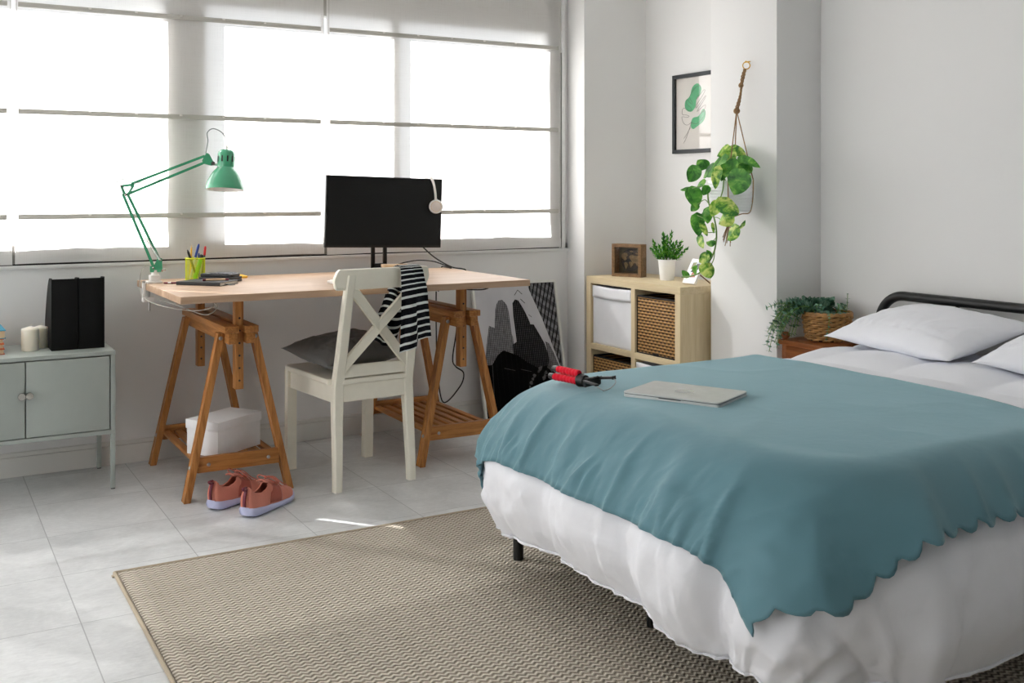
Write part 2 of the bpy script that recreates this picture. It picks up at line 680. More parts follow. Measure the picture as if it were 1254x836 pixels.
M['page'] = plain('cream_pages', (214, 186, 150), .85)
# ------------------------------------------------------------------ camera (level, vertical shift)
F_PX, CAM_H, YAW = 1270.0, 1.22, 0.5258
cd = bpy.data.cameras.new('camera')
cam = bpy.data.objects.new('camera', cd)
COL.objects.link(cam)
cam.location = (0, 0, CAM_H)
cam.rotation_euler = (PI / 2, 0, -YAW)
cd.sensor_width = 36.0
cd.lens = F_PX / 1254.0 * 36.0
cd.shift_y = -(418.0 - 233.5) / 1254.0
cd.clip_start = .05
SC.camera = cam

# ------------------------------------------------------------------ the room
XL, XR, YB, YW, ZC = -2.75, 3.62, -2.4, 4.89, 2.62
b = MB()
b.box((XL - .1, YB - .1, -.1), (XR + .1, YW + .12, 0), 0)
struct('floor', b, M['floor'])
b = MB()
b.box((XL - .1, YB - .1, ZC), (XR + .1, YW + .12, ZC + .1), 0)
struct('ceiling', b, M['ceiling'])
b = MB()
LY_A, LY_B, LZ_A, LZ_B = .9, 4.2, .25, 2.10          # unseen left-wall window, added for daylight on the bed foot
b.box((XL - .1, YB, 0), (XL, LY_A, ZC), 0)
b.box((XL - .1, LY_B, 0), (XL, YW + .1, ZC), 0)
b.box((XL - .1, LY_A, 0), (XL, LY_B, LZ_A), 0)
b.box((XL - .1, LY_A, LZ_B), (XL, LY_B, ZC), 0)
struct('wall_left', b, M['wall'])
b = MB()
b.box((XL - .1, YB - .1, 0), (XR + .1, YB, ZC), 0)
struct('wall_back', b, M['wall_far'])
b = MB()
b.box((XR, YB, 0), (XR + .1, YW + .1, ZC), 0)
struct('wall_right', b, M['wall'])

# the window wall: a parapet, a lintel, the columns between the windows
Z0, Z1 = .985, 2.10            # daylight opening
COLS = [(XL, -2.55), (-1.18, -1.02), (1.013, 1.178), (3.067, XR)]  # second column set to stop sun between the two left blinds
b = MB()
b.box((XL, YW, 0), (XR, YW + .10, .885), 0)
b.box((XL, YW - .012, .884), (3.199, YW + .10, .900), .004)      # sill edge
b.box((XL, YW, .899), (XR, YW + .045, .93), 0)
b.box((XL, YW, Z1), (XR, YW + .10, ZC), 0)
for x0, x1 in COLS:
    b.box((x0, YW, .90), (x1, YW + .10, Z1), 0)
struct('wall_window', b, M['wall'])
b = MB()
b.box((3.199, 4.723, 0), (XR, YW, ZC), 0)
struct('wall_niche', b, M['wall'])
b = MB()
b.box((3.345, 3.41, 0), (XR, 3.851, ZC), .002)
struct('wall_pillar', b, M['wall'])

b = MB()
b.box((XL, YW - .012, 0), (3.199, YW, .085), .004)
b.box((XL, YW - .009, .085), (3.199, YW, .105), .006)
for x in (.83, 1.655, 2.48):
    b.box((x, YW - .0125, .0), (x + .0015, YW - .011, .088), 0)
struct('baseboard_window', b, M['skirt'])
b = MB()
b.box((3.187, 4.711, 0), (XR, 4.723, .10), .004)
struct('baseboard_niche', b, M['skirt'])
b = MB()
b.box((XR - .012, 3.851, 0), (XR, 4.711, .10), .004)
b.box((XR - .012, YB, 0), (XR, 3.41, .10), .004)
struct('baseboard_right', b, M['skirt'])
b = MB()
b.box((XL, YB, 0), (XL + .012, YW - .012, .10), .004)
struct('baseboard_left', b, M['skirt'])

# windows: sash frames and panes behind the blinds
def window(name, x0, x1, mull):
    f = MB()
    y0, y1 = YW - .003, YW + .06
    lo = MB()
    lo.box((x0 - .05, y0, .9085), (x1 + .05, YW + .02, Z0), .001)
    lo.box((x0, YW + .02, Z0 - .055), (x1, y1, Z0), .003)
    f.box((x0 - .05, y0, Z1 - .002), (x1 + .05, YW + .001, 2.40), .001)
    f.box((x0, y0, Z1 - .02), (x1, y1, Z1 + .004), .003)
    f.box((x0 - .002, y0, Z0 - .05), (x0 + .012, y1, Z1), .003)
    f.box((x1 - .012, y0, Z0 - .05), (x1 + .002, y1, Z1), .003)
    for a, c in mull:
        f.box((a, y0 - .002, Z0 - .02), (c, y1, Z1), .004)
    fo = struct(name, f, M['alu'])
    lo_ = lo.build('bottom_rail', M['alu_dark'])
    lo_.parent = fo
    g = MB()
    edges = [x0 + .012] + [e for m_ in mull for e in m_] + [x1 - .012]
    for a, c in zip(edges[::2], edges[1::2]):
        g.box((a, YW + .055, Z0), (c, YW + .059, Z1 - .02), 0)
    go = g.build('pane', M['glass'])
    go.parent = fo
    return fo


window('window_added_3', -2.55, -1.18, [(-1.84, -1.795)])  # added bay out of view, brings more daylight from the left
window('window_1', -1.02, 1.013, [(.0, .045)])
window('window_2', 1.178, 3.067, [(2.12, 2.165)])
for i_, (xa, xb) in enumerate(((1.012, 1.179), (3.066, 3.139))):  # plates added over column and jamb to dim the blind there
    f = MB()
    f.box((xa, YW - .0032, .909), (xb, YW + .001, 2.40), .001)
    struct('trim_%d' % (4 + i_), f, M['alu_dark'] if i_ else M['alu'])

f = MB()
for y0_, y1_ in ((LY_A, LY_A + .05), (2.52, 2.58), (LY_B - .05, LY_B)):
    f.box((XL - .07, y0_, LZ_A), (XL - .02, y1_, LZ_B), .003)
for z0_, z1_ in ((LZ_A, LZ_A + .05), (LZ_B - .05, LZ_B)):
    f.box((XL - .07, LY_A, z0_), (XL - .02, LY_B, z1_), .003)
fo_ = struct('window_added_4', f, M['alu'])  # window added out of view to light the room from the left
f = MB()
f.box((XL - .05, LY_A + .05, LZ_A + .05), (XL - .046, LY_B - .05, LZ_B - .05), 0)
p_ = f.build('pane', M['glass'])
p_.parent = fo_

# outside: a canvas awning with a scalloped valance, kept just above the glass
aw = MB()


def awn(u, v):
    x = lerp(-2.9, 3.4, u)
    if v < .6:
        t = v / .6
        return Vector((x, YW + .12 + .42 * t, 2.66 - .06 * t))
    t = (v - .6) / .4
    s = .030 * abs(math.sin(PI * x / .118)) ** .7
    return Vector((x, YW + .54 + .01 * t, 2.60 - t * (.022 + s)))


aw.grid(awn, 630, 10)
tag(aw.build('outside_awning', M['awning'], mods=[('SOLIDIFY', {'thickness': .003})]),
    'pale scalloped awning outside above the windows', 'awning')

# ------------------------------------------------------------------ blinds
def roman_blind(x0, x1, label, seed, zb, left_open=0.0):
    t = thing('roman_blind', ((x0 + x1) / 2, 4.872, zb), label, 'blind', 'sheer white roman blinds over the window')
    f = MB()
    zt = 2.36

    def fn(u, v):
        x = lerp(x0, x1, u)
        z = lerp(zb, zt, v)
        k = .5 + .5 * math.cos(2 * PI * (z - 1.11) / .45)           # pulled flat where the battens sit
        low = sstep(1.10, .93, z)
        y = 4.872 + (1 - k) * .004 * nz(x * 2.4 + seed, z * 1.1) + .0025 * nz(x * 9 + seed, z * 5)
        y += low * (-.006 + .008 * nz(x * 3.1 + seed * 2, 3.3) + .006 * nz(x * 8 + seed, 1.7))
        zz = z + low * .006 * nz(x * 2.2 + seed, 9.1)
        e = min(u, 1 - u)
        xs = x + (.004 * nz(z * 3 + seed, 4.2)) * sstep(.02, 0, e)
        return Vector((xs, min(y, 4.884), zz))
    f.grid(fn, 110, 90)
    fo = f.build('fabric', M['blind'], t)
    h = MB()
    h.grid(lambda u, v: fn(u, v * .028) + Vector((0, -.0025, .0)), 110, 2)
    for side in (0, 1):
        h.grid(lambda u, v: fn((u * .011) if side == 0 else 1 - u * .011, v) + Vector((0, -.002, 0)), 2, 60)
    h.build('hem', M['blind'], t)
    for z in (1.108, 1.558, 2.012):
        m = MB()
        m.box((x0 + .012, 4.857, z - .011), (x1 - .018, 4.8645, z + .011), .003)
        bt = m.build('batten', M['batten'], t)
        n = 5
        for i in range(n):
            x = lerp(x0 + .2, x1 - .2, (i + .5) / n)
            c = MB()
            c.box((x - .006, 4.852, z + .002), (x + .006, 4.867, z + .011), .002)
            c.build('batten_clip', M['white_plastic'], bt)
    m = MB()
    for x in (x0 + .006, x1 - .006):
        m.tube([(x, 4.856, zb + .05), (x, 4.856, zt)], .0014, 6)
    build_each(m, 'lift_cord', M['cord'], t)
    return t


roman_blind(-2.50, -1.116, 'sheer white roman blind farthest left, added out of view for daylight', 31.0, .908)  # extra blind, added with its window for light from the left
roman_blind(-1.10, .3725, 'sheer white roman blind cut off at the left edge, left of the wide blind', 3.0, .9065)
roman_blind(.384, 1.757, 'wide sheer white roman blind behind the green desk lamp', 11.0, .909)
roman_blind(1.7725, 3.137, 'sheer white roman blind behind the monitor, nearest the corner', 23.0, .906)
g = MB()
g.box((XL, 4.8855, .9002), (3.14, 4.8895, .9075), 0)
struct('trim_3', g, M['rim_black'])  # black strip standing in for the shaded gap under the blinds
t = thing('added_window_curtain', (XL + .06, 2.55, .2), 'sheer white curtain over the unseen window added in the left wall', 'curtain')  # belongs to the window added for side light
f = MB()
f.grid(lambda u, v: Vector((XL + .05 + .018 * math.sin(u * 170) + .008 * nz(u * 20, v), lerp(LY_A - .1, LY_B + .1, u), lerp(.03, 2.25, v))), 330, 10)
f.build('fabric', M['blind'], t)
f = MB()
f.tube([(XL + .05, LY_A - .2, 2.26), (XL + .05, LY_B + .2, 2.26)], .012, 12)
f.build('rod', M['alu_white'], t)
# the side guide beside the last blind
g = MB()
g.box((3.146, 4.866, .90), (3.168, 4.885, 2.34), .003)
gg = struct('trim_1', g, M['alu_white'])
g = MB()
g.box((3.1405, 4.868, .905), (3.1455, 4.882, 1.99), .001)
struct('trim_2', g, M['rim_black'])  # black strip painted in as the dark gap beside the blind

# ------------------------------------------------------------------ rug
t = thing('woven_rug', (1.6, 2.3, 0), 'beige zigzag-weave rug lying on the tiles under the bed', 'rug')
RX0, RX1, RY0, RY1 = .562, 2.75, .95, 3.485
r_ = MB()
r_.grid(lambda u, v: Vector((lerp(RX0 + .008, RX1 - .008, u), lerp(RY0 + .008, RY1 - .008, v), .0085)), 40, 40)
ro = r_.build('pile', M['rug'], t, mods=[('SOLIDIFY', {'thickness': .0075, 'offset': -1.0})])
e_ = MB()
for p in ([(RX0, RY0), (RX0, RY1)], [(RX0, RY1), (RX1, RY1)], [(RX1, RY1), (RX1, RY0)], [(RX1, RY0), (RX0, RY0)]):
    e_.tube([(p[0][0], p[0][1], .0055), (p[1][0], p[1][1], .0055)], .0062, 8)
e_.box((RX0 - .012, RY1 - .03, 0.001), (RX0 + .002, RY1 - .012, .006), .002)
e_.build('binding', M['rug_edge'], t)

# ------------------------------------------------------------------ light: low sun and sky outside the windows
w = bpy.data.worlds.new('sky')
SC.world = w
w.use_nodes = True
bg = w.node_tree.nodes['Background']
bg.inputs[0].default_value = (.90, .95, 1.0, 1)
bg.inputs[1].default_value = SKY
sd = bpy.data.lights.new('sun', 'SUN')
sd.energy = SUN
sd.angle = .012
sd.color = (1.0, .985, .965)
so = bpy.data.objects.new('sun', sd)
COL.objects.link(so)
so.rotation_euler = Vector((.80, -1.0, -.95)).to_track_quat('-Z', 'Y').to_euler()
so.location = (-2, 9, 6)
SC.view_settings.view_transform = 'Standard'
SC.view_settings.look = 'None'
SC.view_settings.gamma = 1.0
SC.view_settings.use_curve_mapping = False
SC.view_settings.exposure = EXPO
SC.cycles.use_denoising = True
SC.cycles.max_bounces = 14
SC.cycles.diffuse_bounces = 8
SC.cycles.transparent_max_bounces = 16
SC.cycles.sample_clamp_indirect = 12
# ------------------------------------------------------------------ bed
BXF, BXH, BYN, BYF, BZ = 1.77, 3.50, 1.67, 2.87, .560
CR, RX_, RZ_ = .20, .18, .205
ARC = PI / 2 * math.sqrt((RX_ ** 2 + RZ_ ** 2) / 2)


def sd_rect(x, y):
    """signed distance and outward normal to the rounded footprint (open at the head)"""
    cx, cy = (BXF + 9) / 2, (BYN + BYF) / 2  # the head end is open
    hx, hy = (9 - BXF) / 2 - CR, (BYF - BYN) / 2 - CR
    px, py = x - cx, y - cy
    qx, qy = abs(px) - hx, abs(py) - hy
    sx, sy = (1 if px > 0 else -1), (1 if py > 0 else -1)
    if qx > 0 and qy > 0:
        l = math.hypot(qx, qy)
        return l - CR, (sx * qx / l, sy * qy / l)
    if qx > qy:
        return qx - CR, (sx * 1.0, 0.0)
    return qy - CR, (0.0, sy * 1.0)


def bed_raw(x, y, ztop=BZ):
    d, n = sd_rect(x, y)
    d0 = d
    if d > .40 and abs(n[0]) > .02 and abs(n[1]) > .02:
        cl = .15 if n[1] > 0 else .55                  # cloth bunches at the corners instead of trailing on the floor
        d = .40 + (d - .40) * lerp(1.0, cl, min(1, 6 * min(n[0] ** 2, n[1] ** 2)))
    if d <= 0:
        rise = .03 * sstep(2.6, 3.3, x) + .012 * math.sin(PI * max(0, min(1, (y - BYN) / (BYF - BYN))))
        return Vector((x, y, ztop + rise)), d, n
    bx, by = x - n[0] * d0, y - n[1] * d0
    rise = .03 * sstep(2.6, 3.3, bx) + .012 * math.sin(PI * max(0, min(1, (by - BYN) / (BYF - BYN))))
    a = min(d / ARC, 1.0) * PI / 2
    out = RX_ * math.sin(a)
    z = ztop + rise - (RZ_ + rise) * (1 - math.cos(a))
    if d > ARC:
        e = d - ARC
        z -= e
        out -= .05 * e
    return Vector((bx + n[0] * out, by + n[1] * out, z)), d, n


SEAM_X, SEAM_Y = (2.60, .335), (2.46, .365)


def quilt(x, y):
    a = abs(math.sin(PI * (x - SEAM_X[0]) / SEAM_X[1])) ** .55
    c = abs(math.sin(PI * (y - SEAM_Y[0]) / SEAM_Y[1])) ** .55
    return a, c


def crease(x, y, s, seed=0.0):
    """sharp little wrinkles"""
    v = 1 - abs(nz(x * s + seed, y * s, seed)) * 2
    return max(0, v) ** 3


def duvet_pt(x, y):
    p, d, n = bed_raw(x, y)
    e = .004
    px, _, _ = bed_raw(x + e, y)
    py, _, _ = bed_raw(x, y + e)
    nn = (px - p).cross(py - p)
    nn = nn.normalized() if nn.length > 1e-12 else Vector((n[0], n[1], 0))
    a, c = quilt(x, y)
    side = sstep(.02, .26, d)
    foot = side * abs(n[0]) ** 2
    near = side * abs(n[1]) ** 2
    top = 1 - side
    puff = .026 * a * c * top + foot * .052 * (c ** .9) * (.62 + .38 * a) + near * .018 * (a ** .8)
    wr = (.003 + .003 * side) * nz(x * 5, y * 5, 2.0) + .006 * crease(x, y, 7.0, 5.0) * (.4 + side)
    # vertical gathers on the foot side, softer ones on the long side
    wr += foot * (.011 * nz(y * 9, d * 1.2, 7.0) + .008 * nz(y * 26, d * 2.0, 1.0) + .012 * crease(y, d * .3, 11.0, 3.0) + .005 * crease(y, d * .5, 27.0, 8.0))
    wr += near * (.008 * nz(x * 5, d * 1.5, 4.0) + .003 * nz(x * 17, d * 3, 1.0))
    ang = math.atan2(n[1], n[0])
    if abs(n[0]) > .05 and abs(n[1]) > .05:
        wr += sstep(.15, .5, d) * .022 * math.sin(ang * 7.0)
    return p + nn * (puff + wr), d, n, nn


DROP = .50


def duvet_fn(u, v):
    # u along the bed (0 = pillow end), v across (0 = near side)
    x = lerp(3.44, BXF - DROP, u)
    y = lerp(BYN - DROP, BYF + DROP, v)
    p, d, n, nn = duvet_pt(x, y)
    if d > 0:
        k = sstep(.2, DROP, d)
        fx = abs(n[0]) ** 2
        fy = abs(n[1]) ** 2
        lift = fx * (.012 + .022 * math.sin((y - 2.0) * 3.4) + .008 * nz(y * 8, 3.0)) + fy * (.012 * nz(x * 3.0, 8.0) - .01)
        if n[0] < -.5 and n[1] > .1:
            lift -= .02 * n[1]                      # the far corner of the foot hangs lower
        p.z += k * lift
        # billow: the filling bellies out, then tucks under at the hem
        q = sstep(.12, .34, d) - 1.35 * sstep(.38, .52, d)
        p.x += n[0] * .028 * q
        p.y += n[1] * .028 * q
        if p.z < .03:
            o = .03 - p.z
            p.x += n[0] * o * .35
            p.y += n[1] * o * .35
            p.z = .03 + .004 * nz(x * 12, y * 12)
    return p


t = thing('duvet', (2.6, 2.27, .55), 'white quilted duvet puffed over the bed and hanging to its feet', 'duvet')
b = MB()
b.grid(duvet_fn, 140, 132)
dv = b.build('cover', M['duvet'], t, angle=180, mods=[('SOLIDIFY', {'thickness': .012, 'offset': -1.0})])
# piped hem
hp = []
for i in range(0, 201):
    hp.append(duvet_fn(i / 200, 0))
for i in range(1, 201):
    hp.append(duvet_fn(1, i / 200))
for i in range(199, -1, -1):
    hp.append(duvet_fn(i / 200, 1))
b = MB()
b.tube(hp, .0045, 6)
b.build('piped_hem', M['duvet'], t)

# blanket laid over the foot half
BFD, BND, BSD = .262, .190, .24      # how far it hangs over foot, near side and far side


def blanket_fn(u, v):
    y = lerp(BYN - BND, BYF + BSD, v)
    xe = 2.715 + .018 * nz(y * 2.3, 5.0) + .05 * (y - 2.3)
    foot = BXF - BFD - .045 * sstep(.10, .0, v) - .05 * sstep(.90, 1.0, v)
    x = lerp(xe, foot, u)
    far = BYF + BSD * (1 - .55 * sstep(1.72, 1.52, x))
    y = lerp(BYN - BND * (1 - .66 * sstep(1.68, 1.50, x)), far, v)
    if v < .04:        # scalloped edge along the long side
        y -= (1 - v / .04) * .020 * abs(math.sin(PI * x / .062)) ** .8
        y += (1 - v / .04) * (.012 * sstep(1.95, 2.6, x) + .01 * sstep(1.8, 1.5, x))
    p, d, n, nn = duvet_pt(x, y)
    side = sstep(.03, .28, d)
    lay = .010
    # long soft drag folds on top, gathers over the edges
    fold = .008 * max(0, nz(x * 1.6 + y * 2.2, y * 1.1 - x * .6, 3.0)) + .006 * crease(x * .6 + y * .5, y * .9 - x * .3, 3.2, 9.0) * (.35 + side)
    fx, fy = abs(n[0]) ** 2, abs(n[1]) ** 2
    fold += side * fx * (.020 * crease(y + d * .2, d * .25, 7.0, 2.0) + .010 * nz(y * 13, d * 3, 4.0) + .006 * crease(y, d * 1.5, 14.0, 7.0))
    fold += side * fy * (.026 * crease(x + d * .6, d * .2, 5.5, 6.0) + .008 * (1 + math.sin(2 * PI * x / .124)) * sstep(.14, .3, d) * .5)
    if abs(n[0]) > .03 and abs(n[1]) > .03:
        ang = math.atan2(n[1], -n[0])
        fold += sstep(.1, .4, d) * .03 * (1 + math.sin(ang * 8.0 + .6)) * min(1, 4 * min(fx, fy) + .2)
    # smooth out the quilting underneath
    base, _, _ = bed_raw(x, y)
    top = 1 - side
    flat = base + nn * (.031 * top + .028 * side)
    p = p.lerp(flat, .93 + .07 * top)
    need = (p - base).dot(nn)
    q = p + nn * (lay + fold)
    # stay outside the duvet's own surface
    dp = duvet_pt(x, y)[0]
    gap = (q - dp).dot(nn)
    if gap < .008:
        q += nn * (.008 - gap)
    if d > 0:
        qq = sstep(.12, .34, d) - 1.35 * sstep(.38, .52, d)
        q.x += n[0] * .030 * qq
        q.y += n[1] * .030 * qq
    return q


t = thing('throw_blanket', (2.2, 2.27, .58), 'teal blanket with scalloped edge spread over the foot of the bed', 'blanket')
b = MB()
b.grid(blanket_fn, 110, 210)
BPTS = [v.co.copy() for v in b.bm.verts]
b.build('cloth', M['teal'], t, angle=180, mods=[('SOLIDIFY', {'thickness': .004, 'offset': 1.0})])


def surf_z(x, y, r):
    return max(p.z for p in BPTS if math.hypot(p.x - x, p.y - y) < r and p.z > .5) + .004


# mattress
m = MB()
m.box((1.78, 1.68, .24), (3.50, 2.86, .47), .05, seg=4)
tag(m.build('mattress', M['mattress']), 'plain white mattress hidden beneath the white duvet', 'mattress')

# bed frame and headboard
t = thing('bed_frame', (2.6, 2.3, 0), 'black metal bed frame with a rounded tube headboard', 'bed')
f = MB()
for y in (1.73, 2.90):
    f.box((1.70, y - .015, .185), (3.56, y + .015, .235), .004)
for x in (1.705, 2.6):
    f.box((x - .015, 1.73, .185), (x + .015, 2.90, .235), .004)
f.box((3.525, 1.73, .185), (3.555, 2.90, .235), .004)
for i in range(11):
    x = 1.86 + i * .16
    f.box((x, 1.74, .222), (x + .06, 2.89, .236), .002)
f.build('frame', M['black_metal'], t)
for x, y, r in ((1.730, 2.940, .0175), (1.784, 2.30, .014), (1.725, 1.73, .017), (2.6, 1.73, .016), (2.6, 2.90, .016)):
    l = MB()
    l.lathe([(0, .009), (r * .96, .009), (r, .014), (r, .20), (0, .20)], (x, y, 0), 20)
    l.build('leg', M['black_metal'], t)
hb = MB()
yl, yr, zt, rr, xh = 3.03, 1.47, .783, .125, 3.565
pth = [(xh, yl, .0)] + [(xh, yl, .3), (xh, yl, zt - rr)]
for i in range(1, 13):
    a = i / 12 * PI / 2
    pth.append((xh, yl - rr * (1 - math.cos(a)), zt - rr + rr * math.sin(a)))
for i in range(0, 13):
    a = i / 12 * PI / 2
    pth.append((xh, yr + rr * (1 - math.sin(a)), zt - rr + rr * math.cos(a)))
pth += [(xh, yr, .3), (xh, yr, 0)]
hb.tube(pth, .0195, 16)
hb.build('headboard_tube', M['black_metal'], t)
for y in (2.65, 2.25, 1.85):
    s = MB()
    s.tube([(xh, y, .25), (xh, y, zt)], .0075, 10)
    s.build('headboard_rod', M['black_metal'], t)
s = MB()
s.tube([(xh, yl, .25), (xh, yr, .25)], .0125, 10)
s.build('headboard_rail', M['black_metal'], t)


# pillows
def pillow(name, c, w, dpt, th, rot, label, seed, m, group=None, seam=True, nu=64, nv=46):
    """w across (local x), dpt deep (local y), th thick (local z); pinched pointed corners"""
    t = thing(name, c, label, 'pillow' if name == 'pillow' else 'cushion', group)
    mt = Euler(rot).to_matrix()
    bm_ = MB()

    def side(sg):
        def fn(u, v):
            a, e = u * 2 - 1, v * 2 - 1
            # edges bow inwards between the corners
            x = a * w / 2 * (1 - .07 * (1 - e * e) * abs(a) ** 3)
            y = e * dpt / 2 * (1 - .09 * (1 - a * a) * abs(e) ** 3)
            k = max(0, (1 - abs(a) ** 2.7)) ** .66 * max(0, (1 - abs(e) ** 2.5)) ** .66
            z = th / 2 * k * (1.0 + .25 * nz(a * 1.3 + seed, e * 1.2, sg))
            edge = 1 - k
            z += k * (.007 * nz(a * 6 + seed, e * 5, 1.0) + .010 * edge * crease(a, e * .5, 5.0, seed) + .009 * math.exp(-((e + .5) / .3) ** 2) * crease(a * 2.0 + e * .3, e * .5, 4.0, seed + 3) - .003)
            if seam and sg > 0:
                z -= .009 * math.exp(-((e + .62 + .05 * nz(a * 3, seed)) / .035) ** 2) * k
                z += .006 * math.exp(-((e + .62) / .16) ** 2) * abs(nz(a * 16, seed, 2.0)) * 2 * k
            if sg < 0:
                z *= .75
            return Vector(c) + mt @ Vector((x, y, sg * z))
        return fn
    bm_.grid(side(1), nu, nv)
    bm_.grid(side(-1), nu, nv)
    bmesh.ops.remove_doubles(bm_.bm, verts=bm_.bm.verts[:], dist=.0004)
    bm_.build('case' if name == 'pillow' else 'cover', m, t, angle=180)
    return t


# local x -> world -y, local y -> world +x
def rot_of(tilt, yaw, roll=0.0):
    m_ = Matrix.Rotation(yaw, 3, 'Z') @ Matrix.Rotation(tilt, 3, 'X') @ Matrix.Rotation(roll, 3, 'Y')
    return m_.to_euler()


pillow('pillow', (3.345, 2.62, .684), .68, .44, .160, rot_of(math.radians(13), -PI / 2 - .17, .0),
       'plump white pillow at the bedhead, the one nearer the plant basket', 2.0, M['duvet'], 'pillows at the bedhead')
pillow('pillow', (3.325, 1.93, .687), .66, .44, .170, rot_of(math.radians(13), -PI / 2 - .02, .0),
       'plump white pillow at the bedhead cut by the right edge of the photo', 8.0, M['duvet'], 'pillows at the bedhead')

# laptop, closed, on the blanket
t = thing('laptop', (1.972, 2.383, surf_z(1.972, 2.383, .15) - .003), 'closed silver laptop lying on the teal blanket', 'laptop')
LR = Matrix.Rotation(math.radians(-64.5), 3, 'Z')


def slab(mb, w, d, z0, z1, r, mi=0, cx=0, cy=0):
    pl = []
    for qx, qy, a0 in ((1, 1, 0), (-1, 1, 90), (-1, -1, 180), (1, -1, 270)):
        for k in range(7):
            a = math.radians(a0 + k * 15)
            pl.append((cx + qx * (w / 2 - r) + r * math.cos(a), cy + qy * (d / 2 - r) + r * math.sin(a)))
    o = Vector(t['_o'])
    mb.prism(pl, lambda a, b_, c_: o + LR @ Vector((a, b_, z0 + c_)), z1 - z0, mi)


m = MB(); slab(m, .304, .210, .0, .0085, .012); m.build('base', M['laptop'], t)
m = MB(); slab(m, .302, .208, .0085, .0098, .011); m.build('gap', M['laptop_dark'], t)
m = MB(); slab(m, .304, .210, .0098, .0150, .012)
lid = m.build('lid', M['laptop'], t, mods=[('BEVEL', {'width': .0018, 'segments': 2, 'limit_method': 'ANGLE'})])
m = MB()
pl = []
for k in range(40):
    a = 2 * PI * k / 40
    r = .027 * (1 + .04 * math.cos(2 * a))
    pl.append((r * math.cos(a) * 1.02, r * math.sin(a)))
o_ = Vector(t['_o'])
m.prism(pl, lambda a, b_, c_: o_ + LR @ Vector((a, b_ - .005, .0150 + c_)), .0004)
m.build('emblem', M['laptop_logo'], lid)
m = MB(); slab(m, .07, .006, .0070, .0092, .002, 0, 0, -.1035); m.build('finger_notch', M['laptop_dark'], t)

# bendy tripod with red foam legs
t = thing('mini_tripod', (1.785, 2.65, surf_z(1.785, 2.65, .05)), 'small red and black bendy tripod lying on the blanket', 'tripod')
O = Vector(t['_o'])


def tp(x, y, z):
    # local: x along the legs towards the clamp, y sideways
    d = Vector((.16, -.987, 0))
    s = Vector((.987, .16, 0))
    return O + d * x + s * y + Vector((0, 0, z))


for yy, zz, sl in ((.022, .016, .05), (-.006, .018, .10), (.010, .040, .06)):
    m = MB()
    pts = [tp(-.12 + .0035 * i, yy * (1 - .5 * i / 30) + sl * .02 * math.sin(i / 9), zz) for i in range(31)]
    m.tube(pts, lambda q: .0095 + .0022 * abs(math.sin(q * PI * 7)), 12)
    lg = m.build('leg', M['red_foam'], t)
    m = MB()
    m.tube([tp(-.142, yy + .001, zz), tp(-.12, yy, zz)], lambda q: .0085 + .002 * q, 12)
    m.build('foot', M['black_plastic'], lg)
m = MB()
m.tube([tp(-.015, .008, .02), tp(.012, .006, .022)], lambda q: .021 - .004 * q, 14)
m.tube([tp(.010, .006, .022), tp(.028, .005, .023)], .011, 12)
m.lathe([(0, -.013), (.009, -.011), (.013, 0), (.009, .011), (0, .013)], tp(.036, .004, .024), 14)
m.box(tuple(tp(.02, .02, .012)), tuple(tp(.05, .034, .034)), .003)
m.build('ball_head', M['black_plastic'], t)
m = MB()
m.beam(tp(.042, -.030, .022), tp(.042, .034, .026), .012, .018, bevel=.002)
m.beam(tp(.046, -.030, .03), tp(.105, -.034, .026), .014, .006, bevel=.002)
m.beam(tp(.046, .034, .032), tp(.100, .040, .040), .016, .007, bevel=.002)
m.build('phone_clamp', M['black_plastic'], t)
m = MB()
m.tube(spline([tp(.098, .040, .038), tp(.118, .030, .030), tp(.122, .004, .016), tp(.116, -.016, .010), tp(.124, -.028, .012), tp(.104, -.034, .022)], 6), .0013, 6)
m.build('spring', M['steel'], t)
# ------------------------------------------------------------------ trestles
TB = []


